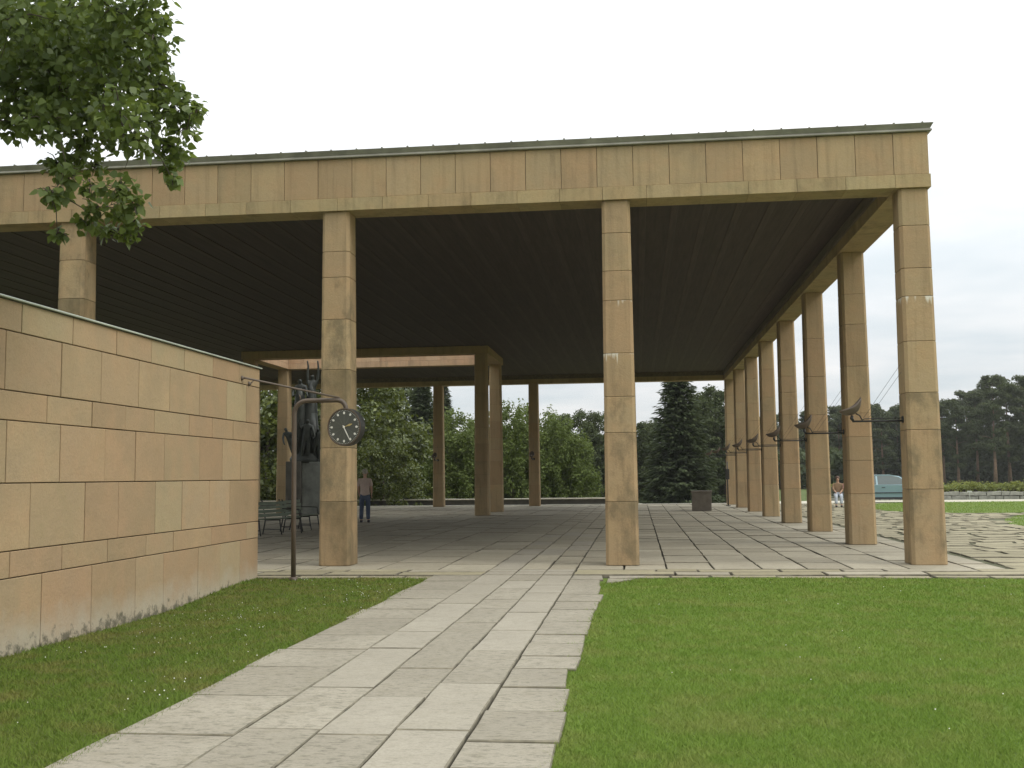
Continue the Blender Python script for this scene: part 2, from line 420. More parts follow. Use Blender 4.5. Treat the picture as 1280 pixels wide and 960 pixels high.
def left_lawn_z(x,y):
    w=smoothstep(-7.9,-10.3,x)
    return -0.032-0.11*w*smoothstep(-2.2,-5.2,y)-.01*math.sin(x*2.1+y*1.3)*w
def right_lawn_z(x,y): return -0.036+.008*math.sin(x*.9+1)*math.sin(y*.7)
def lawn_sheet(name,x0,x1,y0,y1,zf,mat,step=.5,edge=None):
    nx=int((x1-x0)/step)+1; ny=int((y1-y0)/step)+1
    mb=MB(); mb.v=[(x0+(x1-x0)*i/(nx-1),y0+(y1-y0)*j/(ny-1),zf(x0+(x1-x0)*i/(nx-1),y0+(y1-y0)*j/(ny-1))) for j in range(ny) for i in range(nx)]
    mb.f=[(j*nx+i,j*nx+i+1,(j+1)*nx+i+1,(j+1)*nx+i) for j in range(ny-1) for i in range(nx-1)]; mb.m=[0]*len(mb.f)
    return tag(mb.build(name,mat,smooth=True,fixn=False),kind='structure')
lawn_sheet('lawn_left',-10.9,-7.74,-30,-1.8,left_lawn_z,M['lawn_dry'])
lawn_sheet('lawn_right',-5.3,26,-30,-1.8,right_lawn_z,M['lawn'],1.0)

def poly_sheet(name,pts,z,mat,kind='structure'):
    mb=MB(); mb.add([(x,y,z) for x,y in pts],[tuple(range(len(pts)))])
    o=mb.build(name,mat,fixn=False)
    return tag(o,kind=kind)
far_lawn=[(4.7,28.2),(5.3,25.4),(6.3,23.6),(7.6,23.0),(9.5,23.1),(12,23.9),(16,25.6),(24,29),(40,34),(40,38.2),(14.5,38.2),(8,37.6),(6.2,35.2),(5.1,31.5)]
poly_sheet('lawn_far',far_lawn,-0.018,M['lawn'])
near_round=[(5.7,13.2),(6.2,15.6),(7.0,18.0),(8.2,20.4),(10,22.0),(13,23.2),(17,24.2),(26,27.6),(40,31),(40,12),(30,7),(9,8.4),(6.6,10.4)]
poly_sheet('lawn_round',near_round,-0.016,M['lawn'])
poly_sheet('road',[(1.5,38.6),(60,38.6),(60,43.9),(1.5,43.9)],-0.055,M['gravel'])
poly_sheet('terrace_edge_gravel',[(-40,37.0),(1.5,37.0),(1.5,43.0),(1.4,39.9),(-40,39.9)],-0.05,M['gravel'])
poly_sheet('forecourt_bed',[(.95,-2.0),(26,-2.0),(26,9),(9,8.4),(9,37.5),(.95,38)],-0.06,M['joint_soil'])

# ------------------------------------------------------------------ paving slabs
def slab_geom(poly, z, th=.05, ins=.008, jit=.012, seg=.35, tilt=0.0):
    """an irregular stone: outline points resampled and jittered, a chamfered top edge"""
    pts=[]
    n=len(poly)
    for i in range(n):
        a=Vector(poly[i]); b=Vector(poly[(i+1)%n]); L=(b-a).length
        k=max(1,min(4,int(L/seg)))
        for q in range(k):
            p=a.lerp(b,q/k)
            pts.append((p.x+rng.uniform(-jit,jit),p.y+rng.uniform(-jit,jit)))
    cx=sum(p[0] for p in pts)/len(pts); cy=sum(p[1] for p in pts)/len(pts)
    tx=rng.uniform(-tilt,tilt); ty=rng.uniform(-tilt,tilt)
    m=len(pts); V=[]
    for p in pts: V.append((p[0]-cx,p[1]-cy,-th))
    for p in pts: V.append((p[0]-cx,p[1]-cy,-ins+(p[0]-cx)*tx+(p[1]-cy)*ty))
    for p in pts:
        dx,dy=p[0]-cx,p[1]-cy; L=math.hypot(dx,dy)+1e-6; k=max(0,1-1.3*ins/L)
        V.append((dx*k,dy*k,dx*tx+dy*ty))
    F=[(i,(i+1)%m,m+(i+1)%m,m+i) for i in range(m)]+[(m+i,m+(i+1)%m,2*m+(i+1)%m,2*m+i) for i in range(m)]+[tuple(range(2*m,3*m))]
    return (cx,cy,z),V,F
def lay(slabs, parent, limit=300, name='slab'):
    """slabs: list of (poly,z,mat,jit,tilt). the largest in view become parts, the rest one mesh"""
    sc=[]
    for s in slabs:
        ps=[to_px((p[0],p[1],s[1])) for p in s[0]]
        if any(p is None for p in ps): sc.append(0); continue
        ar=abs(sum(ps[i][0]*ps[(i+1)%len(ps)][1]-ps[(i+1)%len(ps)][0]*ps[i][1] for i in range(len(ps)))/2)
        cx=sum(p[0] for p in ps)/len(ps); cy=sum(p[1] for p in ps)/len(ps)
        vis=-60<cx<1340 and 560<cy<1040
        sc.append(ar if vis else ar*1e-6)
    order=sorted(range(len(slabs)),key=lambda i:-sc[i]); rest={}
    for k,i in enumerate(order):
        poly,z,mat,jit,tilt=slabs[i]
        loc,V,F=slab_geom(poly,z,jit=jit,tilt=tilt)
        if k<limit:
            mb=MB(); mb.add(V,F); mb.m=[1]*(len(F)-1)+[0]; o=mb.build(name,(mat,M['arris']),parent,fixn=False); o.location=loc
        else:
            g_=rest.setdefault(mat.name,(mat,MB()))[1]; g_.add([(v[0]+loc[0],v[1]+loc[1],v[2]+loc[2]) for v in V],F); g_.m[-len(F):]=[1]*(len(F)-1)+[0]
    for mat,mb in rest.values():
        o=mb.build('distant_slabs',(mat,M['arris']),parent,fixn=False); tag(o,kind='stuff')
def q4(x0,x1,y0,y1,g): return [(x0+g,y0+g),(x1-g,y0+g),(x1-g,y1-g),(x0+g,y1-g)]

# path leading to the hall
mb=MB(); mb.add([(-7.95,-30,-.05),(-5.1,-30,-.05),(-5.1,-1.9,-.05),(-7.95,-1.9,-.05)],[(0,1,2,3)])
path=tag(mb.build('path',M['joint_soil'],fixn=False),kind='structure')
S=[]
LE=[]; RE=[]
rows=[(-7.08,-6.60,.9,1.9,'slab_path',.007),(-6.60,-6.15,.75,1.5,'slab_rough',.008),(-6.15,-5.69,.9,1.7,'slab_path',.007)]
for x0,x1,l0,l1,mt,jt in rows:
    y=-19.5-rng.random()
    while y<-1.62:
        L=rng.uniform(l0,l1); y2=min(y+L,-1.62)
        if -1.62-y2<.4: y2=-1.62
        m=mt if rng.random()<.8 else ('slab_rough' if mt=='slab_path' else 'slab_path')
        S.append(([(x0+.006,y+.007),(x1-.006,y+.007),(x1-.006,y2-.007),(x0+.006,y2-.007)],-.008+rng.uniform(-.003,.003),M[m],.004,.002)); y=y2
y=-19.6
while y<-1.9:
    L=rng.uniform(.7,1.25); y2=y+L
    if y2>-2.4: y2=-1.62
    e=rng.uniform(-.03,.02); e2=rng.uniform(-.02,.02); LE.append((y,y2,-7.83+.05*math.sin(y*.9)))
    S.append(([(-7.85+e,y+.012),(-7.088,y+.009),(-7.088,y2-.009),(-7.85+e+e2,y2-.012)],-.012+rng.uniform(-.005,.004),M['slab_rough'],.008,.003)); y=y2
y=-19.4
while y<-1.7:
    L=rng.uniform(.5,1.05); y2=min(y+L,-1.62)
    if -1.62-y2<.35: y2=-1.62
    e=rng.uniform(-.06,.03); e2=rng.uniform(-.04,.04); RE.append((y,y2,-5.17+e+max(0,e2)))
    S.append(([(-5.682,y+.009),(-5.17+e,y+.022),(-5.17+e+e2,y2-.022),(-5.682,y2-.009)],-.012+rng.uniform(-.006,.004),M['slab_rough'],.005,.002)); y=y2
S.append(([(-5.13,-2.05),(-4.62,-1.95),(-4.55,-1.66),(-5.13,-1.66)],-.014,M['slab_rough'],.02,.003)); S.append(([(-5.16,-2.65),(-4.98,-2.5),(-4.72,-2.1),(-5.14,-2.1)],-.016,M['slab_rough'],.02,.003))
lay(S,path)

# hall floor
mb=MB(); mb.add([(XL-1,-2.0,-.045),(.97,-2.0,-.045),(.97,37.6,-.045),(XL-1,37.6,-.045)],[(0,1,2,3)])
hall_floor=tag(mb.build('hall_floor',M['joint_soil'],fixn=False),kind='structure')
S=[]
edges=[-7.08,-6.60,-6.15,-5.69]
x=-5.69
while x<.3:
    x=min(x+rng.uniform(.68,1.0),.95); edges.append(x)
    if .95-x<.45: edges[-1]=.95; break
if edges[-1]<.95: edges.append(.95)
x=-7.08
while x>XL-.5: x-=rng.uniform(.7,1.05); edges.insert(0,x)
for x0,x1 in zip(edges,edges[1:]):
    inpath=-7.1<x0<-5.7
    y=-.72
    while y<37.4:
        L=rng.uniform(.75,1.75) if not inpath else rng.uniform(1.,1.9); y2=y+L
        if y2>37.0: y2=37.45
        gg=.010 if x1<-2 else .016; gy=rng.uniform(.012,.03)+max(0,y)*.0016
        S.append(([(x0+gg,y+gy),(x1-gg,y+gy),(x1-gg,y2-gy),(x0+gg,y2-gy)],rng.uniform(-.007,.005),M['slab_path' if (inpath and y<9 and rng.random()<.5) else 'slab'],.009,.005)); y=y2
for y0,y1,l0,l1,g,zz in ((-1.60,-1.12,.7,1.7,.02,-.002),(-1.12,-.72,.6,1.5,.02,.0)):
    for xa,xb in ((XL-.5,-7.08),(-5.69,9.)):
        x=xa
        while x<xb-.05:
            x2=min(x+rng.uniform(l0,l1),xb)
            if xb-x2<.4: x2=xb
            S.append((q4(x,x2,y0,y1,g),zz+rng.uniform(-.006,.004),M['slab' if rng.random()<.4 else 'flag'],.014,.004)); x=x2
    for a,b in ((-7.08,-6.60),(-6.60,-6.15),(-6.15,-5.69)):
        S.append((q4(a,b,y0,y1,.008),zz,M['slab_path'],.004,.001))
for xa,xb in ((XL,-7.9),(-5.1,9)):         # low edge stones set in the lawn
    x=xa
    while x<xb:
        x2=x+rng.uniform(.5,1.2)
        S.append((q4(x,x2,-1.93+rng.uniform(-.03,.05),-1.63,.02),-.018+rng.uniform(-.006,.004),M['flag'],.02,.004)); x=x2
lay(S,hall_floor)

# forecourt: crazy rows of flagstones with wide joints
mb=MB(); mb.add([(.97,-1.6,-.03),(9.0,-1.6,-.03),(9.0,38,-.03),(.97,38,-.03)],[(0,1,2,3)])
fore=tag(mb.build('forecourt',M['joint_moss'],fixn=False),kind='structure')
def inpoly(x,y,P):
    c=False; j=len(P)-1
    for i in range(len(P)):
        if (P[i][1]>y)!=(P[j][1]>y) and x<(P[j][0]-P[i][0])*(y-P[i][1])/(P[j][1]-P[i][1])+P[i][0]: c=not c
        j=i
    return c
S=[]; y=-.72
def warp(x,y): return (x+.16*math.sin(y*1.9+x*.6),y+.22*math.sin(x*1.25+y*.35)+.09*math.sin(x*3.1+y*1.7))
while y<37.3:
    h=rng.uniform(.42,.8); x=1.05+rng.uniform(-.02,.1)
    while x<11.5:
        w=rng.uniform(.55,1.35)
        g=.036+max(0,y)*.0018
        P=[(x+g,y+g),(x+w*.5,y+g+rng.uniform(-.03,.06)),(x+w-g,y+g),(x+w-g+rng.uniform(-.05,.03),y+h-g),(x+w*.45,y+h-g+rng.uniform(-.06,.03)),(x+g,y+h-g)]
        P=[((lambda k,wp:(p[0]+(wp[0]-p[0])*k,p[1]+(wp[1]-p[1])*k))(smoothstep(1.1,3.,p[0]),warp(*p))) for p in P]
        P=[(max(p[0],1.0),max(p[1],-.70)) for p in P]
        cx,cy=x+w/2,y+h/2
        if not inpoly(cx,cy,far_lawn) and not inpoly(cx,cy,near_round): S.append((P,rng.uniform(-.012,.004)-.004,M['flag'],.03,.008))
        x+=w
    y+=h
lay(S,fore,300,'flagstone')

# ------------------------------------------------------------------ the hall
hall=tag(empty('columned_hall',(0,0,0)),'open sandstone hall with tall square columns and flat dark-ceilinged roof','building')
def col_w(z): return .56-.075*min(1,z/HC)
def col_ring(cx,cy,z,ins=0.,c=.05):
    w=col_w(z)/2-ins; d=col_w(z)/2+.005-ins
    return [(cx-w+c,cy-d,z),(cx+w-c,cy-d,z),(cx+w,cy-d+c,z),(cx+w,cy+d-c,z),(cx+w-c,cy+d,z),(cx-w+c,cy+d,z),(cx-w,cy+d-c,z),(cx-w,cy-d+c,z)]
def column(x,y,joints,mats,top=HC):
    mb=MB(); mb.loft([col_ring(0,0,0,.012),col_ring(0,0,top,.012)])
    c=mb.build('column',M['mortar_pale'],hall); c.location=(x,y,0)
    zs=[0.0]+sorted(joints)+[top]; g=.003
    for i,(a,b) in enumerate(zip(zs,zs[1:])):
        mb=MB(); aa=a+(g if i else .002); bb=b-(g if b<top else .003)
        mb.loft([col_ring(0,0,aa,.005),col_ring(0,0,aa+.006),col_ring(0,0,bb-.006),col_ring(0,0,bb,.005)])
        m=mats[min(i,len(mats)-1)] if isinstance(mats,list) else mats
        mb.build('stone_block',M[m],c)
    return c
def rand_joints():
    z=rng.uniform(.95,1.25); o=[]
    while z<HC-.5: o.append(z); z+=rng.choice((.5,.65,.75,.9,1.0,.7))
    return o
YC=.285
column(0,YC,[1.22,2.19,2.80,3.65,4.40,4.87,5.59],['stone_patchy','stone_patchy','stone_patchy','stone','lime_c','stone'])
column(-A,YC,[1.06,2.22,2.83,3.57,4.48,4.99,5.65],['stone_patchy','stone_patchy','stone_patchy','lime_b','lime_a','stone','stone'])
column(-2*A,YC,[1.10,2.03,3.40,4.29,5.04,5.50],['stone_stained','stone_patchy','stone_stained','stone_patchy','stone_patchy','stone'])
column(-3*A,YC,[1.1,2.1,3.0,4.0,4.81,5.52],['stone','stone','stone','stone_patchy','stone_stained','stone_patchy'])
for k in (4,5): column(-k*A,YC,rand_joints(),'stone_patchy')
for i in range(1,7): column(-5*A,i*B+YC,rand_joints(),'stone')
for i in range(1,8): column(0,i*B+YC,rand_joints(),'stone')
for k in range(1,6): column(-k*A,YB+YC,rand_joints(),'stone')
OX0,OX1,OY0,OY1=-19.95,-11.0,23.95,27.6      # the opening in the roof
OZ=6.36
for x,y in ((-10.74,23.64),(-10.74,27.9),(-20.22,23.64),(-20.22,27.9),(-15.5,27.9)):
    if x!=-15.5: column(x,y,rand_joints(),'stone',OZ)

# lintel course of long stones
lint=MB()
YE=YB+.57; WB=.265
lint.box(XL,WB-.03,.02,.55,HC+.01,HT-.02); lint.box(-WB+.03,WB-.03,.55,YE-.02,HC+.011,HT-.021); lint.box(XL,-WB+.03,YB+.02,YE-.021,HC+.012,HT-.022)
lintel=lint.build('lintel',M['mortar'],hall)
def lintel_stone(x0,x1,y0,y1):
    mb=MB(); mb.bbox(x0,x1,y0,y1,HC,HB,.004); mb.build('lintel_stone',M['stone_lintel'],lintel)
x=-WB-.035
lintel_stone(x+.002,WB+.012,-.014,.56)
fj=[-1.1,-1.9,-2.7,-3.5,-4.42]   # joints seen near the corner, then every 0.8 m
while fj[-1]>-25: fj.append(fj[-1]-rng.uniform(.74,.86))
for b in fj:
    lintel_stone(b+.002,x-.002,-.014+rng.uniform(-.002,.002),.56); x=b
y=.563
while y<YB-.1:
    y2=y+rng.uniform(.8,1.1)
    if y2>YB-.4: y2=YB-.003
    lintel_stone(-WB-.012,WB+.012,y+.002,y2-.002); y=y2
lintel_stone(-WB-.012,WB+.012,YB,YE+.01)
x=-WB-.015
while x>-26:
    b=x-rng.uniform(.75,1.0); lintel_stone(b+.002,x-.002,YB-.01,YE+.01); x=b
# frieze of upright panels
fr=MB(); fr.box(XL,WB-.05,.045,.2,HB+.003,HT-.004); fr.box(WB-.2,WB-.05,.2,YE-.05,HB+.004,HT-.005)
frieze=fr.build('frieze',M['mortar'],hall)
def panel(x0,x1,y0,y1):
    mb=MB(); mb.bbox(x0,x1,y0,y1,HB+.005,HT-.002,.004); mb.build('panel',M['stone'],frieze)
PX=[WB-.005,-.31]
while PX[-1]>-25.5: PX.append(PX[-1]-.6189)
for a,b in zip(PX[1:],PX): panel(a+.004,b-.004,rng.uniform(-.002,.003),.07)
y=.075
while y<YE-.1:
    y2=min(y+.62,YE); panel(WB-.075,WB-.004+rng.uniform(-.002,.002),y+.004,y2-.004); y=y2
# inner faces of the perimeter beam
inner=MB(); inner.box(XL,-WB-.012,.56,.62,HC+.05,CEIL-.002); inner.box(-WB-.05,-WB-.002,.62,YB-.05,HB+.002,CEIL-.003); inner.box(XL,-WB-.05,YB-.05,YB-.001,HB+.002,CEIL-.004)
inner.build('beam_lining',M['lining'],hall)

# ceiling with rafters
ce=MB()
X0,X1,Y0,Y1=XL+.02,-WB-.05,.6,YB-.02
for b in ((X0,OX0-.5,Y0,Y1),(OX1+.5,X1,Y0,Y1),(OX0-.5,OX1+.5,Y0,OY0-.5),(OX0-.5,OX1+.5,OY1+.5,Y1)): ce.box(b[0],b[1],b[2],b[3],CEIL,CEIL+.06)
ceiling=ce.build('ceiling',M['ceil'],hall)
def rafter(x,y0,y1):
    mb=MB(); mb.bbox(-.07,.07,y0,y1,CEIL-.014+rng.uniform(-.002,.002),CEIL-.001,.005)
    o=mb.build('rafter',M['rafter'],ceiling); o.location=(x,0,0)
x=-.75
while x>XL+.4:
    if OX0-.65<x<OX1+.65:
        rafter(x,.63,OY0-.63); rafter(x,OY1+.63,YB-.06)
    else: rafter(x,.63,YB-.06)
    x-=.62
# stone frame round the opening
cf=MB(); 
cf.box(OX0-.56,OX1+.56,OY0-.58,OY0-.03,OZ+.002,HT); cf.box(OX0-.56,OX1+.56,OY1+.03,OY1+.58,OZ+.002,HT)
cf.box(OX0-.559,OX0-.03,OY0-.03,OY1+.03,OZ+.003,HT-.001); cf.box(OX1+.03,OX1+.559,OY0-.03,OY1+.03,OZ+.003,HT-.001)
kerb=cf.build('opening_frame',M['stone'],hall)
n=13; w=(OX1-OX0)/n
for k in range(n):
    for (ya,yb) in ((OY1,OY1+.028),(OY0-.028,OY0)):
        mb=MB(); mb.bbox(OX0+k*w+.005,OX0+(k+1)*w-.005,ya,yb,OZ+.24,HT,.004); mb.build('panel',M['stone_inner'],kerb)
for k in range(5):
    h=(OY1-OY0)/5
    for (xa,xb) in ((OX0-.028,OX0-.001),(OX1+.001,OX1+.028)):
        mb=MB(); mb.bbox(xa,xb,OY0+k*h+.005,OY0+(k+1)*h-.005,OZ+.24,HT,.004); mb.build('panel',M['stone_inner'],kerb)
k=0; x=OX0
while x<OX1-.01:
    x2=min(x+.9,OX1)
    for (ya,yb) in ((OY1-.008,OY1+.028),(OY0-.028,OY0+.008)):
        mb=MB(); mb.bbox(x+.003,x2-.003,ya,yb,OZ-.004,OZ+.233,.004); mb.build('lintel_stone',M['stone_inner'],kerb)
    x=x2
for (xa,xb) in ((OX0-.028,OX0+.006),(OX1-.006,OX1+.028)):
    mb=MB(); mb.bbox(xa,xb,OY0+.009,OY1-.009,OZ-.004,OZ+.233,.004); mb.build('lintel_stone',M['stone_inner'],kerb)
# roof sheet with the folded metal edge
rf=MB()
for b in ((XL,OX0-.1,.1,YE-.1),(OX1+.1,WB-.1,.1,YE-.1),(OX0-.1,OX1+.1,.1,OY0-.1),(OX0-.1,OX1+.1,OY1+.1,YE-.1)): rf.box(b[0],b[1],b[2],b[3],HT+.003,HT+.09)
roof=rf.build('roof',M['roof_metal'],hall)
prof=[(-.10,HT+.002),(.045,HT+.002),(.055,HT+.012),(.052,HT+.034),(.03,HT+.05),(.075,HT+.125),(.078,HT+.135),(-.25,HT+.15),(-.25,HT+.10)]
def rect_ring(o,z): return [(XL-o,-o,z),(WB+o,-o,z),(WB+o,YE+o,z),(XL-o,YE+o,z)]
ed=MB(); seq=[rect_ring(*p) for p in prof]+[rect_ring(*prof[0])]
ed.loft(seq,cap=False)
ed.build('roof_edge',M['roof_metal'],roof)
x=WB-.1
while x>-25:
    mb=MB(); mb.bbox(-.014,.014,-.083,.20,0,.012+rng.uniform(0,.012),.003); o=mb.build('seam',M['roof_metal'],roof); o.location=(x,0,HT+.136); x-=.46
y=.4
while y<YE:
    mb=MB(); mb.bbox(WB-.2,WB+.083,-.014,.014,0,.03,.004); o=mb.build('seam',M['roof_metal'],roof); o.location=(0,y,HT+.136); y+=.62

# ------------------------------------------------------------------ the wall on the left
WX=-10.59; WYE=-1.84
wall=tag(empty('stone_wall',(WX,WYE,0)),'pale sandstone block wall with thin metal coping beside the lawn','wall')
mb=MB(); mb.box(-.55,-.03,-28,-.004,-.35,3.235); wcore=mb.build('wall_core',M['mortar'],wall)
ZC=[-.35,.594,.849,1.491,2.088,2.372,2.943,3.24]
YJ=[[-7.97,-6.98,-5.95,-5.19,-4.13,-3.36,-2.59],[-8.53,-7.6,-6.64,-5.69,-4.92,-3.68,-2.35],[-8.21,-7.16,-6.41,-5.46,-4.68,-3.78,-3.03],
    [-8.64,-7.69,-6.75,-6.01,-5.23,-4.13,-3.32,-2.6],[-7.95,-7.05,-6.28,-5.52,-4.48,-3.7,-2.92],[-8.69,-7.7,-6.87,-5.96,-5.1,-4.16,-3.18,-2.4],[-8.44,-7.49,-6.53,-5.64,-4.67,-3.71,-2.7]]
for c in range(7):
    js=sorted(YJ[c]); 
    while js[0]>-26: js.insert(0,js[0]-rng.uniform(.7,1.15))
    js.append(WYE)
    for i,(a,b) in enumerate(zip(js,js[1:])):
        mb=MB(); mb.bbox(-.1,rng.uniform(-.003,.003),a-WYE+.0065,b-WYE-.0065 if i<len(js)-2 else 0,ZC[c]+.005,ZC[c+1]-.005,.005)
        mb.build('stone_block',M['wall_rough' if rng.random()<.16 else 'wall_stone'],wall)
    mb=MB(); mb.bbox(-.56,-.104,-.06,.0,ZC[c]+.005,ZC[c+1]-.005,.005); mb.build('stone_block',M['wall_stone'],wall)
mb=MB(); mb.loft([[(-.62,y,3.248),(.03,y,3.245),(.036,y,3.243),(.04,y,3.255),(.034,y,3.262),(-.62,y,3.268)] for y in (-28,.03)]); mb.build('coping',M['coping_metal'],wall)

# ------------------------------------------------------------------ clock on its bent pole
ck=tag(empty('street_clock',(-9.93,-2.1,-.05)),'round dark clock with white hour drops hanging from a bent brown pole','clock')
def arc(c,r_,a0,a1,n,ax=(1,0,0),az=(0,0,1)):
    ax,az=Vector(ax),Vector(az); return [Vector(c)+ax*r_*math.cos(a0+(a1-a0)*i/n)+az*r_*math.sin(a0+(a1-a0)*i/n) for i in range(n+1)]
AZ=2.755
pts=[Vector((0,0,0)),Vector((0,0,1.2)),Vector((0,0,AZ-.2))]+arc((.2,0,AZ-.2),.2,math.pi,math.pi/2,6)[1:]+[Vector((.55,0,AZ))]+arc((.68,0,AZ-.14),.14,math.pi/2,0,5)+[Vector((.82,0,AZ-.17))]
mb=MB(); mb.tube(pts,.037,10); mb.build('pole',M['iron'],ck,True)
mb=MB(); mb.tube([(0,0,.0),(0,0,.06)],[.075,.06],12); mb.build('foot_collar',M['iron'],ck,True)
CC=Vector((.83,0,2.335)); CR=.285; FA=R(8)   # clock faces the camera with a slight turn to its right
case=link('clock_case',None,ck)
bpy.data.objects.remove(case)
def ring_pts(r_,y,n=40): return [(r_*math.cos(2*math.pi*k/n),y,r_*math.sin(2*math.pi*k/n)) for k in range(n)]
mb=MB(); mb.loft([ring_pts(CR-.02,-.075),ring_pts(CR,-.08),ring_pts(CR+.006,-.06),ring_pts(CR+.004,.06),ring_pts(CR-.015,.085),ring_pts(CR-.06,.10)])
case=mb.build('clock_case',M['black_iron'],ck,False); case.location=CC; case.rotation_euler=(0,0,-R(14))
mb=MB(); mb.loft([ring_pts(CR-.022,-.0785),ring_pts(.004,-.0786)],cap=False); mb.build('dial',M['dial'],case)
mb=MB(); mb.loft([ring_pts(CR+.004,-.086),ring_pts(CR-.012,-.088),ring_pts(CR-.018,-.08),ring_pts(CR+.004,-.076)],cap=False); mb.build('rim',M['iron'],case)
def dpt(a,r_,y): return (r_*math.sin(a),y,r_*math.cos(a))
for h in range(12):
    a=h*math.pi/6
    mb=MB(); cx,cz=.212*math.sin(a),.212*math.cos(a)
    top=[]; 
    for k in range(12):
        q=2*math.pi*k/12; rr=.0165*(1+.55*max(0,math.cos(q))**3)
        u=rr*math.sin(q); v_=rr*math.cos(q)
        top.append((cx+u*math.cos(a)+v_*math.sin(a),cz-u*math.sin(a)+v_*math.cos(a)))
    mb.loft([[(p[0],-.0795,p[1]) for p in top],[(p[0],-.0835,p[1]) for p in top]]); mb.build('hour_drop',M['white_paint'],case)
mb=MB()
for k in range(60):
    a=k*math.pi/30; c,s_=math.cos(a),math.sin(a)
    P=[(-.003,.249),(.003,.249),(.003,.259),(-.003,.259)]
    mb.loft([[(u*c+v_*s_,yy,-u*s_+v_*c) for u,v_ in P] for yy in (-.0795,-.0815)])
mb.build('minute_ticks',M['white_paint'],case)
mb=MB()
for k in range(12):
    a=k*math.pi/6; c,s_=math.cos(a),math.sin(a)
    P=[(-.0013,.02),(.0013,.02),(.0013,.185),(-.0013,.185)]
    mb.loft([[(u*c+v_*s_,yy,-u*s_+v_*c) for u,v_ in P] for yy in (-.0795,-.0805)])
mb.build('dial_lines',M['dim_line'],case)
def hand(name,a,P,y,mat):
    c,s_=math.cos(a),math.sin(a); mb=MB(); mb.loft([[(u*c+v_*s_,yy,-u*s_+v_*c) for u,v_ in P] for yy in (y,y-.004)]); return mb.build(name,mat,case)
hand('hour_hand',R(72.5),[(-.004,-.02),(.004,-.02),(.006,.06),(.017,.10),(.004,.15),(-.004,.15),(-.017,.10),(-.006,.06)],-.085,M['gold'])
hand('minute_hand',R(152),[(-.006,-.03),(.006,-.03),(.0075,.12),(.003,.235),(-.003,.235),(-.0075,.12)],-.091,M['white_paint'])
mb=MB(); mb.loft([ring_pts(.017,-.084,14),ring_pts(.014,-.099,14)]); mb.build('hub',M['white_paint'],case)
# tie rod to the wall with two rosettes
a0=Vector((WX+.012,-2.62,3.03))-ck.location; a1=Vector((.72,0,AZ+.035))
mb=MB(); mb.tube([a0+Vector((.03,0,0)),a0+Vector((.05,.02,0)),a1],.0155,8); mb.tube([(.1,0,AZ+.02),(.08,.0,AZ+.095)],.01,6); mb.build('tie_rod',M['iron'],ck,True)
for dy,dz in ((0,0),(.30,-.06)):
    p=a0+Vector((0,dy,dz)); mb=MB(); mb.tube([p+Vector((-.01,0,0)),p+Vector((.005,0,0)),p+Vector((.02,0,.0)),p+Vector((.035,0,0))],[.036,.036,.022,.012],10); mb.build('rosette',M['iron'],ck,True)
mb=MB(); p=a0+Vector((0,.30,-.06)); mb.tube([p+Vector((.02,0,0)),p+Vector((.06,.02,.045))],.01,6); mb.build('stay',M['iron'],ck,True)

# ------------------------------------------------------------------ lamps on the columns
def lamp(loc,rz,label,first=[None]):
    if first[0] is None:
        root=empty('column_lamp')
        mb=MB(); mb.tube([(0,0,0),(-.82,0,0)],.016,8); mb.build('arm',M['black_iron'],root,True)
        mb=MB(); mb.tube([(.0,0,.045),(-.62,0,.04),(-.66,0,.02)],.008,6); mb.build('conduit',M['black_iron'],root,True)
        mb=MB(); mb.tube([(.012,0,.02),(-.015,0,.02)],.06,12); mb.build('wall_plate',M['black_iron'],root)
        mb=MB(); mb.tube([(-.80,0,.0),(-.83,0,.05),(-.82,0,.1)],[.02,.03,.025],8); mb.tube([(-.66,0,.02),(-.70,0,.1),(-.76,0,.13)],.011,6); mb.build('bracket',M['black_iron'],root,True)
        # bowl reflector: an open shell tipped up towards the column
        n=24; ax=Vector((-.28,0,.96)).normalized(); s1=Vector((.96,0,.28)).normalized(); s2=Vector((0,1,0)); c0=Vector((-.80,0,.115))
        rings=[]
        for f,h in ((.15,0.),(.5,.012),(.8,.045),(1.,.10),(1.02,.13)):
            rings.append([c0+ax*(h+.11*max(0,math.cos(2*math.pi*k/n))**1.5*f*f)+s1*(.205*f*math.cos(2*math.pi*k/n))+s2*(.13*f*math.sin(2*math.pi*k/n)) for k in range(n)])
        inn=[]
        for f,h in ((.99,.125),(.95,.10),(.77,.055),(.47,.028),(.12,.02)):
            inn.append([c0+ax*(h+.11*max(0,math.cos(2*math.pi*k/n))**1.5*f*f)+s1*(.205*f*math.cos(2*math.pi*k/n))+s2*(.13*f*math.sin(2*math.pi*k/n)) for k in range(n)])
        mb=MB(); mb.loft(rings+inn); mb.build('bowl',M['iron'],root,True)
        mb=MB(); g=c0+ax*.06; mb.tube([g-s1*.09,g+s1*.02],[.03,.03],8); mb.build('bulb_tube',M['white_paint'],root,True)
        for dx in (0.,.07):
            mb=MB(); mb.tube([(-.64+dx*1.2,0,.05),(-.0,.0,.95-dx*2)],.0028,5); mb.build('cable',M['black_iron'],root)
        first[0]=root; o=root
    else: o=copy_tree(first[0])
    o.location=loc; o.rotation_euler=(0,0,rz)
    return tag(o,label,'lamp','lamps on the hall columns')
names=['nearest bowl lamp, on the front corner column','second nearest bowl lamp along the right column row','third bowl lamp along the right column row','fourth bowl lamp along the right column row',
       'fifth bowl lamp along the right column row','sixth bowl lamp along the right column row','seventh bowl lamp along the right column row','farthest bowl lamp of the right column row']
for i in range(8): lamp((-.266,i*B+.285,2.355),0,names[i])
lamp((-2*A,YB+.01,2.36),R(88),'small dark lamp on the back column right of the paired pillars')
lamp((-3*A,YB+.01,2.36),R(88),'small dark lamp on the back column left of the paired pillars')

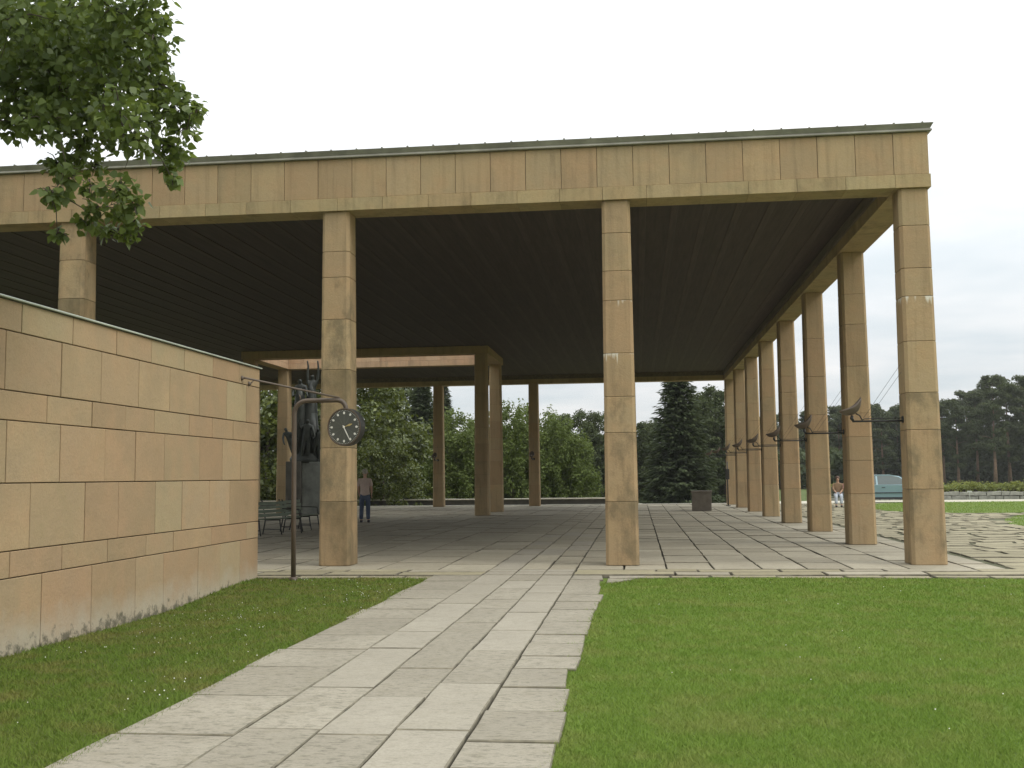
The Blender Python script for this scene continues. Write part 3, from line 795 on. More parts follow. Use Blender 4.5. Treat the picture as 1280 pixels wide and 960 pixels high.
# ------------------------------------------------------------------ grey box, back wall, mast
bx=tag(empty('lidded_box',(-2.05,27.3,0),R(-4)),'dark grey square box with a flat lid standing on the hall floor','box')
mb=MB(); mb.bbox(-.40,.40,-.40,.40,0,.74,.01); mb.build('body',M['box_stone'],bx)
mb=MB(); mb.bbox(-.43,.43,-.43,.43,.742,.83,.012); mb.build('lid',M['box_stone'],bx)
lw=tag(empty('low_garden_wall',(-20,40.4,0)),'low dark garden wall with pale coping behind the hall','wall')
mb=MB(); mb.box(-20,13.6,-.14,.14,-.6,.24); mb.build('wall_body',M['plinth'],lw)
x=-20
while x<13.6:
    x2=min(x+rng.uniform(1.,1.6),13.7); mb=MB(); mb.bbox(x+.004,x2-.004,-.2,.2,.243,.31+rng.uniform(-.01,.01),.012); mb.build('coping_stone',M['pale_stone'],lw); x=x2
mb=MB(); mb.loft([[(13.7,-.2,.20),(13.7,.2,.20),(13.7,.2,.30),(13.7,-.2,.30)],[(15.6,-.2,-.14),(15.6,.2,-.14),(15.6,.2,-.05),(15.6,-.2,-.05)]]); mb.build('sloping_coping',M['pale_stone'],lw)
mb=MB(); mb.loft([[(13.62,-.14,-.6),(13.62,.14,-.6),(13.62,.14,.2),(13.62,-.14,.2)],[(15.5,-.14,-.6),(15.5,.14,-.6),(15.5,.14,-.14),(15.5,-.14,-.14)]]); mb.build('sloping_wall_end',M['plinth'],lw)
ke=tag(empty('terrace_kerb',(0,37.62,0)),'pale kerb stones along the back edge of the hall floor','kerb')
x=-30
while x<1:
    x2=x+rng.uniform(1.1,1.7); mb=MB(); mb.bbox(x+.006,x2-.006,-.15,.28,-.1,.03+rng.uniform(-.006,.006),.012); mb.build('kerb_stone',M['pale_stone'],ke); x=x2
ms=tag(empty('thin_post',(-.42,34.0,0)),'thin dark post with a small box standing by the far right columns','post')
mb=MB(); mb.tube([(0,0,0),(0,0,2.1)],.03,8); mb.build('pole',M['black_iron'],ms,True)
mb=MB(); mb.bbox(-.09,.09,-.06,.06,1.25,1.75,.01); mb.build('control_box',M['black_iron'],ms)
mb=MB(); mb.tube([(0,0,0),(0,0,.03)],.12,12); mb.build('foot_plate',M['black_iron'],ms)

# ------------------------------------------------------------------ benches
def bench(loc,rz,label,group=None):
    b=empty('park_bench',loc,rz)          # local: length along X, faces -Y
    L=.95
    for k in range(4):
        y=-.22+k*.125; mb=MB(); mb.bbox(-L,L,y-.05,y+.05,.43-.01*k,.455-.01*k,.006); mb.build('seat_slat',M['bench_slat'],b)
    for k in range(4):
        z=.52+k*.105; y=.24+k*.03; mb=MB(); mb.bbox(-L,L,y-.012,y+.012,z-.045,z+.042,.006); mb.build('back_slat',M['bench_slat'],b)
    for x in (-L+.12,0,L-.12):
        mb=MB(); mb.tube([(x,-.27,.40),(x,-.30,.2),(x,-.34,.0)],.018,6); mb.build('leg',M['black_iron'],b,True)
        mb=MB(); mb.tube([(x,.375,.93),(x,.27,.55),(x,.24,.40),(x,.33,.0)],.018,6); mb.build('leg',M['black_iron'],b,True)
        mb=MB(); mb.tube([(x,-.29,.40),(x,.25,.385)],.018,6); mb.tube([(x,-.315,.14),(x,.30,.14)],.012,6); mb.build('seat_rail',M['black_iron'],b,True)
    for x in (-L+.06,L-.06):
        mb=MB(); mb.tube([(x,.30,.66),(x,.0,.66),(x,-.24,.64),(x,-.27,.43)],.016,6); mb.build('armrest',M['black_iron'],b,True)
    return tag(b,label,'bench',group)
bench((-14.62,10.35,0),R(68),'green slatted bench with iron legs near the end of the stone wall')
bench((-14.60,12.75,0),R(90),'second green slatted bench, farther in, right behind the clock pole')
bench((4.55,31.0,0),R(-8),'dark slatted bench with two seated people beyond the right columns')

# ------------------------------------------------------------------ people
def skin_mesh(name, verts, edges, mat, parent=None, sub=2, root=0):
    me=bpy.data.meshes.new(name); bm=bmesh.new(); lay_=bm.verts.layers.skin.verify()
    vv=[]
    for i,(x,y,z,rx,ry) in enumerate(verts):
        v=bm.verts.new((x,y,z)); v[lay_].radius=(rx,ry); v[lay_].use_root=(i==root); vv.append(v)
    for a,b in edges: bm.edges.new((vv[a],vv[b]))
    bm.to_mesh(me); bm.free(); me.materials.append(mat)
    o=link(name,me,parent)
    s=o.modifiers.new('skin','SKIN'); s.use_smooth_shade=True
    u=o.modifiers.new('subdivision','SUBSURF'); u.levels=u.render_levels=sub
    return o
def chain(pts,edges_from=None):
    return pts,[(i,i+1) for i in range(len(pts)-1)]
def blob(name,c,r_,mat,parent,n=12,m=8,flat=lambda p:p):
    mb=MB(); rings=[]
    for j in range(m+1):
        th=math.pi*(j+.02)/(m+.04)
        rings.append([flat((c[0]+r_[0]*math.sin(th)*math.cos(2*math.pi*k/n),c[1]+r_[1]*math.sin(th)*math.sin(2*math.pi*k/n),c[2]+r_[2]*math.cos(th))) for k in range(n)])
    mb.loft(rings); return mb.build(name,mat,parent,True)
def hand_part(name,wrist,d,side,mat,parent):
    """palm and five separate fingers hanging from the wrist"""
    mb=MB(); w=Vector(wrist); d=Vector(d).normalized(); s=(Vector(side)-d*Vector(side).dot(d)).normalized(); nrm=d.cross(s)
    mb.loft([[w+d*a+s*(k*b)+nrm*(q*c) for k,q in ((-1,-1),(1,-1),(1,1),(-1,1))] for a,b,c in ((0,.026,.017),(.045,.04,.016),(.09,.041,.013))])
    for i,(o,L) in enumerate(((-.03,.075),(-.01,.088),(.011,.083),(.031,.065))):
        p=w+d*.085+s*o; mb.tube([p,p+d*L*.5+nrm*.008,p+d*L+nrm*.03],[.0095,.009,.007],6)
    p=w+d*.03-s*.036; mb.tube([p,p+d*.035-s*.02+nrm*.01,p+d*.07-s*.022+nrm*.02],[.012,.011,.008],6)
    return mb.build(name,mat,parent,True)
def standing_man():
    p=empty('person',(-13.95,17.8,0),R(4))
    tag(p,'man in dusty pink shirt and blue jeans standing with his back turned','person')
    # continuous body; +Y is the way he faces (away from the camera)
    V=[(0,0,.98,.07,.06),(0,.0,1.18,.07,.06),(0,-.01,1.40,.07,.06),(0,.0,1.51,.055,.055),(0,.02,1.585,.052,.052),(0,.03,1.67,.078,.092),(0,.035,1.76,.066,.08),
       (.175,-.01,1.44,.04,.04),(.225,-.02,1.20,.042,.042),(.215,.07,.98,.034,.034),
       (-.175,-.01,1.44,.04,.04),(-.225,-.02,1.20,.042,.042),(-.215,.07,.98,.034,.034),
       (.095,0,.88,.05,.05),(.105,.01,.50,.045,.045),(.115,-.02,.10,.036,.036),(.12,.09,.035,.035,.03),
       (-.095,0,.88,.05,.05),(-.11,.0,.50,.045,.045),(-.125,-.03,.10,.036,.036),(-.13,.08,.035,.035,.03)]
    E_=[(0,1),(1,2),(2,3),(3,4),(4,5),(5,6),(2,7),(7,8),(8,9),(2,10),(10,11),(11,12),(0,13),(13,14),(14,15),(15,16),(0,17),(17,18),(18,19),(19,20)]
    skin_mesh('body',V,E_,M['skin'],p)
    SV=[(0,0,.86,.185,.135),(0,0,1.18,.172,.122),(0,-.012,1.39,.178,.118),(0,0,1.495,.088,.082),(.185,-.01,1.43,.076,.076),(.228,-.02,1.21,.062,.062),(-.185,-.01,1.43,.076,.076),(-.228,-.02,1.21,.062,.062)]
    skin_mesh('shirt',SV,[(0,1),(1,2),(2,3),(2,4),(4,5),(2,6),(6,7)],M['shirt'],p)
    TV=[(0,0,1.08,.12,.10),(0,0,.96,.155,.12),(.098,0,.85,.108,.112),(.107,.01,.50,.078,.082),(.117,-.02,.09,.068,.072),(-.098,0,.85,.108,.112),(-.112,0,.50,.078,.082),(-.127,-.03,.09,.068,.072)]
    skin_mesh('jeans',TV,[(0,1),(1,2),(2,3),(3,4),(1,5),(5,6),(6,7)],M['jeans'],p)
    for x,y in ((.12,.05),(-.13,.04)): blob('shoe',(x,y,.045),(.05,.14,.05),M['shoe'],p)
    blob('hair',(0,.012,1.735),(.094,.105,.10),M['hair'],p,16,10)
    for s in (-1,1):
        blob('ear',(s*.088,.03,1.68),(.014,.022,.032),M['skin'],p,8,6)
        hand_part('hand',(s*.214,.075,.985),(-s*.12,.25,-1),(0,1,0),M['skin'],p)
        blob('eye',(s*.032,.118,1.70),(.012,.008,.008),M['dark_hair'],p,8,6)
    blob('nose',(0,.126,1.672),(.014,.02,.024),M['skin'],p,8,6)
    blob('mouth',(0,.113,1.625),(.026,.01,.007),M['shirt'],p,8,6)
    return p
standing_man()
def seated(loc,rz,top,trousers,hair,label):
    p=empty('person',loc,rz); tag(p,label,'person')     # sits on a seat 0.45 m high, faces -Y
    V=[(0,.06,.53,.07,.06),(0,.08,.75,.07,.06),(0,.07,.97,.07,.06),(0,.06,1.08,.055,.055),(0,.04,1.14,.05,.05),(0,.03,1.23,.077,.09),(0,.03,1.32,.062,.075),
       (.17,.06,1.0,.04,.04),(.21,-.02,.78,.044,.044),(.12,-.24,.66,.032,.032),(-.17,.06,1.0,.04,.04),(-.21,-.02,.78,.044,.044),(-.12,-.24,.66,.032,.032),
       (.1,0,.52,.05,.05),(.11,-.40,.50,.045,.045),(.11,-.44,.08,.042,.042),(.11,-.54,.04,.034,.03),(-.1,0,.52,.05,.05),(-.11,-.40,.50,.045,.045),(-.11,-.44,.08,.042,.042),(-.11,-.54,.04,.034,.03)]
    E_=[(0,1),(1,2),(2,3),(3,4),(4,5),(5,6),(2,7),(7,8),(8,9),(2,10),(10,11),(11,12),(0,13),(13,14),(14,15),(15,16),(0,17),(17,18),(18,19),(19,20)]
    skin_mesh('body',V,E_,M['skin'],p)
    skin_mesh('top',[(0,.06,.53,.172,.13),(0,.08,.75,.16,.118),(0,.07,.96,.17,.12),(0,.06,1.06,.085,.08),(.18,.06,.99,.072,.072),(.215,-.02,.79,.06,.06),(.14,-.19,.68,.05,.05),(-.18,.06,.99,.072,.072),(-.215,-.02,.79,.06,.06),(-.14,-.19,.68,.05,.05)],[(0,1),(1,2),(2,3),(2,4),(4,5),(5,6),(2,7),(7,8),(8,9)],top,p)
    skin_mesh('trousers',[(0,.06,.52,.168,.125),(.1,-.05,.53,.105,.10),(.112,-.40,.50,.08,.08),(.112,-.45,.12,.066,.066),(-.1,-.05,.53,.105,.10),(-.112,-.40,.50,.08,.08),(-.112,-.45,.12,.066,.066)],[(0,1),(1,2),(2,3),(0,4),(4,5),(5,6)],trousers,p)
    for s in (-1,1):
        blob('shoe',(s*.11,-.5,.045),(.05,.13,.045),M['shoe'],p); hand_part('hand',(s*.12,-.24,.66),(-s*.3,-1,-.3),(0,0,1),M['skin'],p)
        blob('eye',(s*.03,-.052,1.25),(.012,.008,.008),M['dark_hair'],p,8,6)
    blob('hair',(0,.055,1.275),(.092,.098,.1),hair,p,14,8)
    blob('nose',(0,-.06,1.22),(.013,.018,.022),M['skin'],p,8,6)
    return p
seated((4.16,31.06,0),R(-8),M['brown_cloth'],M['pale_jeans'],M['dark_hair'],'seated person in brown top at the left end of the far bench')
seated((4.62,31.0,0),R(10),M['pink_cloth'],M['pale_jeans'],M['dark_hair'],'seated person in pink top and pale trousers, partly behind a column')

# ------------------------------------------------------------------ bronze group on its plinth
st=tag(empty('bronze_statue_group',(-18.75,26.6,0)),'dark bronze group of figures reaching upward on a tall stone plinth','statue')
mb=MB(); mb.bbox(-.80,-.12,-.5,.9,0,2.25,.02); mb.build('plinth_wing',M['plinth'],st)
mb=MB(); mb.bbox(-.115,.72,-.42,.9,0,2.22,.02); mb.build('plinth',M['plinth_pale'],st)
mb=MB(); rings=[]
for z,f in ((2.2,1.0),(2.35,1.02),(2.6,.9),(2.85,.7),(3.0,.4)):
    rings.append([(-.03+.72*f*math.cos(2*math.pi*k/14)*rng.uniform(.88,1.1),.12+.58*f*math.sin(2*math.pi*k/14)*rng.uniform(.88,1.1),z+rng.uniform(-.04,.04)) for k in range(14)])
mb.loft(rings); mb.build('rock_base',M['bronze'],st,True)
def figure(name,o,H,lean,arms,legs=True):
    k=H/1.75; ox,oy,oz=o; lx,ly=lean
    def q(x,y,z,rx,ry=None): return (ox+(x+lx*z)*k,oy+(y+ly*z)*k,oz+z*k,rx*k,(ry or rx)*k)
    V=[q(0,0,.95,.17,.13),q(0,0,1.18,.15,.12),q(0,0,1.4,.18,.12),q(0,0,1.54,.06),q(0,-.02,1.66,.095),q(0,-.02,1.74,.075)]
    E_=[(0,1),(1,2),(2,3),(3,4),(4,5)]
    for s,ar in zip((-1,1),arms):
        n0=len(V); V.append(q(s*.2,0,1.44,.075)); V.append(q(*ar[0],.06)); V.append(q(*ar[1],.045)); V.append(q(*ar[2],.03))
        E_+=[(2,n0),(n0,n0+1),(n0+1,n0+2),(n0+2,n0+3)]
    n0=len(V)
    for s in (-1,1):
        m0=len(V); V+= [q(s*.1,0,.85,.11),q(s*.12,-.06,.48,.085),q(s*.12,.02,.06,.06),q(s*.12,-.1,.03,.045)]
        E_+=[(0,m0),(m0,m0+1),(m0+1,m0+2),(m0+2,m0+3)]
    skin_mesh(name,V,E_,M['bronze'],st)
def sweep(name,o,pts):
    mb=MB(); mb.tube([Vector(o)+Vector(p[:3]) for p in pts],[p[3] for p in pts],10); mb.build(name,M['bronze'],st,True)
figure('reaching_figure',(.12,.15,4.2),1.8,(.03,0),(((-.22,-.02,1.75),(-.20,-.02,2.1),(-.25,-.04,2.36)),((.24,-.02,1.75),(.24,-.04,2.1),(.20,-.06,2.34))))
figure('standing_figure',(-.30,-.1,3.95),1.85,(.0,0),(((-.30,-.05,1.22),(-.24,-.2,1.02),(-.1,-.26,1.1)),((.28,-.06,1.3),(.34,-.2,1.1),(.4,-.26,1.0))))
figure('bowed_figure',(-.3,-.2,2.25),1.45,(-.42,-.05),(((-.32,-.1,1.2),(-.34,-.2,.95),(-.33,-.22,.85)),((.3,-.1,1.3),(.45,-.15,1.15),(.52,-.18,1.1))))
figure('crouching_figure',(.02,-.35,2.3),1.75,(.06,.0),(((-.3,-.1,1.35),(-.34,-.2,1.6),(-.25,-.2,1.8)),((.32,-.1,1.2),(.40,-.16,.98),(.3,-.2,.9))))
figure('kneeling_figure',(.45,-.2,2.25),1.4,(.08,-.05),(((-.3,-.1,1.3),(-.2,-.2,1.5),(-.12,-.2,1.6)),((.32,-.1,1.2),(.42,-.1,.95),(.44,-.12,.88))))
sweep('drapery',(0,0,0),[(-.05,.15,2.5,.52),(-.02,.14,3.0,.46),(.03,.12,3.5,.43),(.06,.14,4.1,.34),(.1,.16,4.7,.26),(.12,.15,5.3,.19),(.13,.15,5.7,.1)])
sweep('drapery',(0,0,0),[(-.36,-.02,2.7,.30),(-.34,.0,3.2,.31),(-.33,-.06,3.8,.29),(-.32,-.06,4.4,.26),(-.31,-.08,5.0,.22),(-.30,-.1,5.4,.14)])
sweep('drapery',(0,0,0),[(.34,-.05,2.6,.30),(.33,-.02,3.0,.26),(.26,.0,3.6,.22),(.2,.05,4.3,.18)])
# ------------------------------------------------------------------ car
def car(loc,rz):
    c=empty('parked_car',loc,rz); tag(c,'teal blue hatchback car parked on the road beyond the columns','car')   # local: X forward
    W=.86
    low=[(-2.02,.42),(-2.06,.62),(-1.98,.86),(-1.86,.93),(.62,.93),(1.25,.86),(1.78,.74),(2.02,.60),(2.05,.40),(1.98,.24),(-1.95,.24)]
    def sect(f,yoff,ins=0.): return [(x*(1-ins),yoff,z) for x,z in low]
    mb=MB(); mb.loft([[(x*.985,-W+.03,z*.985+.01) for x,z in low],[(x,-W,z) if .3<z<.8 else (x*.99,-W+.05,z) for x,z in low],[(x,W,z) if .3<z<.8 else (x*.99,W-.05,z) for x,z in low],[(x*.985,W-.03,z*.985+.01) for x,z in low]])
    mb.build('body',M['car'],c)
    cab=[(-1.86,.925),(-1.62,1.20),(-1.25,1.38),(-.75,1.445),(-.1,1.445),(.35,1.36),(1.08,.90)]
    mb=MB(); mb.loft([[(x*.97,-.60,z) for x,z in cab[1:6]],[(x,-.54,z+.004) for x,z in cab[1:6]],[(x,.54,z+.004) for x,z in cab[1:6]],[(x*.97,.60,z) for x,z in cab[1:6]]],cap=True); 
    roof_=mb.build('roof',M['car'],c)
    for s in (-1,1):
        gl=[(-1.72,.945),(-1.55,1.18),(-1.22,1.34),(-.75,1.40),(-.1,1.40),(.32,1.32),(.92,.945)]
        def y_(z): return s*(.835-(z-.93)*.52)
        for xa,xb,nm in ((-1.72,-.80,'rear_side_window'),(-.72,.92,'front_side_window')):
            P=[]
            up=[(x,z) for x,z in gl if xa<x<xb]
            def top(x):
                for (x0,z0),(x1,z1) in zip(gl,gl[1:]):
                    if x0<=x<=x1: return z0+(z1-z0)*(x-x0)/(x1-x0)
                return .945
            poly=[(xa,.945),(xb,.945),(xb,top(xb))]+[p for p in reversed(up)]+[(xa,top(xa))]
            poly=[p for i,p in enumerate(poly) if i==0 or (abs(p[0]-poly[i-1][0])+abs(p[1]-poly[i-1][1]))>.01]
            if abs(poly[-1][0]-poly[0][0])+abs(poly[-1][1]-poly[0][1])<.01: poly.pop()
            mb=MB(); mb.loft([[(x,y_(z)-s*.02,z) for x,z in poly],[(x,y_(z)+s*.006,z) for x,z in poly]]); mb.build(nm,M['glass'],c)
        # pillars and cabin sides
        mb=MB(); mb.loft([[(x,y_(z)-s*.03,z) for x,z in cab],[(x,y_(z)-s*.008,z) for x,z in cab]]); mb.build('cabin_side',M['car'],c)
        mb=MB(); mb.bbox(-.55,-.38,s*.868-.012,s*.868+.012,.78,.815,.005); mb.build('door_handle',M['car_dark'],c)
        mb=MB(); mb.bbox(-1.1,1.1,s*.862-.012,s*.862+.012,.50,.545,.005); mb.build('side_moulding',M['car_dark'],c)
        mb=MB(); mb.bbox(-1.2,1.2,s*.85-.012,s*.85+.012,.20,.30,.005); mb.build('sill',M['car_dark'],c)
        mb=MB(); mb.bbox(.66,.84,s*.93-.07,s*.93+.07,.93,1.04,.02); mb.build('mirror',M['car'],c)
        mb=MB(); mb.bbox(1.80,1.99,s*.62-.15,s*.62+.15,.60,.71,.03); mb.build('headlight',M['rim'],c)
        mb=MB(); mb.bbox(-2.05,-1.93,s*.68-.10,s*.68+.10,.66,.86,.02); mb.build('tail_light',M['car_red'],c)
        for x in (-1.28,1.28):
            w=link('wheel',None,c); bpy.data.objects.remove(w)
            mb=MB(); mb.tube([(x,s*.68,.31),(x,s*.70,.31),(x,s*.86,.31),(x,s*.88,.31)],[.28,.31,.31,.28],24); w=mb.build('tyre',M['tyre'],c,False)
            mb=MB(); mb.tube([(x,s*.86,.31),(x,s*.885,.31),(x,s*.89,.31)],[.2,.2,.05],16); mb.build('rim',M['rim'],w)
    mb=MB(); mb.loft([[(1.06,y,.93) for y in (-.76,.76)]+[(.37,.58,1.365),(.37,-.58,1.365)],[(1.09,y,.935) for y in (-.76,.76)]+[(.40,.58,1.37),(.40,-.58,1.37)]]); mb.build('windscreen',M['glass'],c)
    mb=MB(); mb.loft([[(-1.84,y,.95) for y in (-.74,.74)]+[(-1.30,.58,1.365),(-1.30,-.58,1.365)],[(-1.87,y,.955) for y in (-.74,.74)]+[(-1.33,.58,1.37),(-1.33,-.58,1.37)]]); mb.build('rear_window',M['glass'],c)
    return c
car((8.3,39.45,-.06),R(-4))

# ------------------------------------------------------------------ rubble wall, hedge and sign on the right
rw=tag(empty('rubble_wall',(30,44.6,0)),'low grey rubble stone wall in front of the clipped hedge','wall')
mb=MB(); mb.box(-24,30,-.22,.3,-.3,.30); mb.build('wall_core',M['joint_soil'],rw)
for z0,z1 in ((-.12,.14),(.14,.38)):
    x=-24
    while x<6:
        x2=x+rng.uniform(.3,.9); mb=MB()
        loc,V,F=slab_geom([(x+.012,z0+.01),(x2-.012,z0+.01),(x2-.012,z1-.01+rng.uniform(-.03,.03)),(x+.012,z1-.01)],0,.16,.02,.02,.3)
        mb.add([(v[0],-v[2],v[1]) for v in V],F); o=mb.build('stone',M['rubble'],rw); o.location=(loc[0],-.26+rng.uniform(-.03,.02),loc[1]); x=x2
    mb=MB(); mb.bbox(6,30,-.3,.2,z0,z1,.02); mb.build('stone_course',M['rubble'],rw)
def leaf_cloud(centers, radii, per, size, rg, up=.4):
    """quads scattered in gaussian clumps: returns verts, corner list"""
    C=np.repeat(np.asarray(centers,float),per,axis=0); Rr=np.repeat(np.asarray(radii,float),per,axis=0)
    n=len(C); d=rg.normal(size=(n,3)); d/=np.linalg.norm(d,axis=1)[:,None]+1e-9
    rad=rg.random(n)**.45
    P=C+d*rad[:,None]*Rr
    nr=d*.6+rg.normal(size=(n,3))*.6+np.array([0,0,up]); nr/=np.linalg.norm(nr,axis=1)[:,None]+1e-9
    a=np.cross(nr,rg.normal(size=(n,3))); a/=np.linalg.norm(a,axis=1)[:,None]+1e-9
    b=np.cross(nr,a)
    s=size*(.6+.8*rg.random(n))[:,None]
    V=np.stack([P-a*s*.5,P-b*s*.32+nr*s*.06,P+a*s*.62,P+b*s*.32+nr*s*.06],axis=1).reshape(-1,3)
    return V,np.arange(4*n)
hd=tag(empty('clipped_hedge',(22,45.6,0)),'long low yellow-green hedge behind the rubble wall','hedge')
cs=[(rng.uniform(-16,26),rng.uniform(-.55,.4),rng.uniform(.35,.85)) for _ in range(900)]
V,F=leaf_cloud(cs,[(.35,.25,.2)]*len(cs),34,.10,nrg,.8)
link('foliage',np_mesh('foliage',V,F,M['leaf_hedge'],4),hd)
mb=MB(); mb.box(-16,26,-.2,.3,-.1,.5); mb.build('inner_twigs',M['trunk'],hd)
sg=tag(empty('small_sign',(13.55,43.95,-.06)),'small white sign on a short post before the rubble wall','sign')
mb=MB(); mb.tube([(0,0,0),(0,0,.41)],.014,6); mb.build('post',M['coping_metal'],sg)
mb=MB(); mb.bbox(-.13,.13,-.012,.012,.40,.49,.006); mb.build('board',M['coping_metal'],sg)

# ------------------------------------------------------------------ trees
def trunk_mesh(name,H,r0,mat,seed,limbs=7,lean=.02,limb_from=.35,limb_len=.35):
    rr=random.Random(seed); mb=MB(); pts=[]; rad=[]; x=y=0
    for i in range(7):
        t=i/6; pts.append((x,y,H*t)); rad.append(r0*(1.25 if i==0 else 1)*(1-.88*t)); x+=rr.uniform(-lean,lean)*H*.3; y+=rr.uniform(-lean,lean)*H*.3
    mb.tube(pts,rad,8); tips=[]
    for k in range(limbs):
        t=limb_from+(1-limb_from)*(k+.3)/limbs*.95; i=min(5,int(t*6)); f=t*6-i
        p=Vector(pts[i]).lerp(Vector(pts[i+1]),f); a=k*2.4+rr.uniform(-.4,.4); L=H*limb_len*(1.1-t*.7)*rr.uniform(.8,1.2)
        d=Vector((math.cos(a),math.sin(a),rr.uniform(.25,.7)))
        q=p+d*L*.5+Vector((0,0,L*.05)); e=p+d*L
        mb.tube([p,q,e],[r0*.42*(1.05-t),r0*.26*(1.05-t),r0*.08],6); tips.append((q,e))
    return mb.mesh(name,(mat,),True),tips
def tree_decid(seed,H,Rr,mat,size,nclump=90,per=90,low=.12):
    rr=random.Random(seed); rg=np.random.default_rng(seed)
    tm,tips=trunk_mesh('trunk',H*.8,H*.022,M['trunk'],seed,9,.03,.2,.42)
    cs=[];rs=[]
    for k in range(nclump):
        th=rr.uniform(0,2*math.pi); u=rr.uniform(-1,1); rad=rr.random()**.33
        z=H*(low+(1-low)*(.5+.5*u*rad)); prof=math.sin(math.pi*min(1,max(.08,((z/H-low)/(1-low))*.86+.12)))**.6
        r2=Rr*prof*math.sqrt(max(0,1-(u*rad)**2*.5))*rad
        cs.append((r2*math.cos(th),r2*math.sin(th),z)); s=rr.uniform(.5,1.1)*Rr*.23; rs.append((s,s,s*(.75 if H!=8.6 else 1.5)))
    V,F=leaf_cloud(cs,rs,per,size,rg,.5)
    return tm,np_mesh('crown',V,F,mat,4)
def tree_pine(seed,H,mat,size,from_=.38,spread=.19,per=110):
    rr=random.Random(seed); rg=np.random.default_rng(seed)
    tm,_=trunk_mesh('trunk',H*.97,H*.017,M['pine_trunk'],seed,10,.012,.35,.16)
    cs=[];rs=[]; n=34
    for k in range(n):
        t=from_+(1-from_)*(k/(n-1)); R_=H*spread*math.sin(math.pi*(.18+.80*(1-(t-from_)/(1-from_))*.75))**.8*(.45+.8*rr.random())
        for q in range(2):
            a=rr.uniform(0,6.28); cs.append((R_*math.cos(a)*rr.uniform(.3,1),R_*math.sin(a)*rr.uniform(.3,1),H*t+rr.uniform(-.2,.2))); s=H*.06*rr.uniform(.7,1.3); rs.append((s,s,s*.5))
    V,F=leaf_cloud(cs,rs,per,size,rg,.7)
    return tm,np_mesh('crown',V,F,mat,4)
def tree_spruce(seed,H,Rb,mat,size):
    rr=random.Random(seed); rg=np.random.default_rng(seed)
    tm,_=trunk_mesh('trunk',H*.98,H*.016,M['trunk'],seed,0,.0)
    P=[];
    z=H*.03
    while z<H*.99:
        t=z/H; L0=Rb*(1-t)**.85+.12; nb=int(13+13*(1-t))
        for k in range(nb):
            a=2*math.pi*(k+rr.random())/nb; L=L0*rr.uniform(.72,1.12); m=max(3,int(L/.16))
            for i in range(m):
                f=(i+.6)/m; drop=-.42*L*f+.30*L*f*f
                px=L*f; w=.24*L*(1-f*.75)+.06
                for q in range(3):
                    off=rr.uniform(-w,w)
                    P.append((px*math.cos(a)-off*math.sin(a),px*math.sin(a)+off*math.cos(a),z+drop-rr.random()*.5*w-.1*rr.random(),a+off*1.2))
        z+=H*.017*(1.15-.5*t)*rr.uniform(.8,1.2)
    P=np.array(P); n=len(P)
    d=np.stack([np.cos(P[:,3]),np.sin(P[:,3]),-.25+rg.normal(size=n)*.2],1); d/=np.linalg.norm(d,axis=1)[:,None]
    sd_=np.cross(d,np.array([0,0,1.])+rg.normal(size=(n,3))*.35); sd_/=np.linalg.norm(sd_,axis=1)[:,None]
    s=(size*(.7+.7*rg.random(n)))[:,None]; C=P[:,:3]
    V=np.stack([C-d*s*.4,C-sd_*s*.22,C+d*s*.7,C+sd_*s*.22],1).reshape(-1,3)
    return tm,np_mesh('crown',V,np.arange(4*n),mat,4)
def put_tree(name,meshes,px,D,zb,label,group=None,scale=1.,rz=None,cat='tree',loc=None):
    if loc is None:
        q=px_ray(px,590); q=q/q.dot(fw); p=CAM+q*D; loc=(p.x,p.y,zb)
    o=empty(name,loc,rng.uniform(0,6.28) if rz is None else rz); o.scale=(scale,scale,scale)
    link('trunk',meshes[0],o); link('crown',meshes[1],o)
    return tag(o,label,cat,group)
chest=tree_decid(3,10.5,4.6,M['leaf_chestnut'],.2,260,130,.06)
chest2=tree_decid(4,9.,3.6,M['leaf_chestnut'],.2,170,120,.06)
wil=[tree_decid(21+i,8.6,2.7,M['leaf_willow'],.17,240,110,.04) for i in range(2)]
drk=[tree_decid(31+i,10.,3.0,M['leaf_pine'],.22,190,110,.04) for i in range(2)]
pines=[tree_pine(41+i,15.,M['leaf_pine'],.30,.22+.08*i,.17,200) for i in range(3)]
spr=[tree_spruce(51,14.5,3.5,M['leaf_dark'],.34),tree_spruce(52,13.,2.6,M['leaf_dark'],.36)]
put_tree('chestnut_tree',chest,420,66,-2.7,'broad glossy-leaved tree behind the standing man',scale=1.22)
put_tree('chestnut_tree',chest2,335,64,-2.7,'dark leafy tree seen left of the statue, past the wall end',rz=1.,scale=1.4)
put_tree('bushy_tree',chest2,478,60,-2.7,'lower bright green bushy tree right of the standing man',scale=.72,rz=2.)
put_tree('spruce_tree',spr[1],528,84,-2.7,'dark conifer between the leafy tree and the back column',scale=1.02)
put_tree('spruce_tree',spr[1],553,96,-2.7,'pointed spruce tip above the pale shrubs, right of the back column',scale=1.07)
for px,D,s,i,lb in ((572,72,.98,0,'pale green bushy tree just right of the left back column'),(604,75,1.0,1,'pale green bushy tree behind the paired pillars'),(640,73,1.04,0,'tall pale green bushy tree between the pillars and the back column'),
                    (672,76,1.07,1,'tallest pale green bushy tree, behind the right back column'),(702,74,.93,0,'pale green bushy tree right of the right back column')):
    put_tree('willow_tree',wil[i],px,D,-2.7,lb,'pale green trees behind the hall',s)
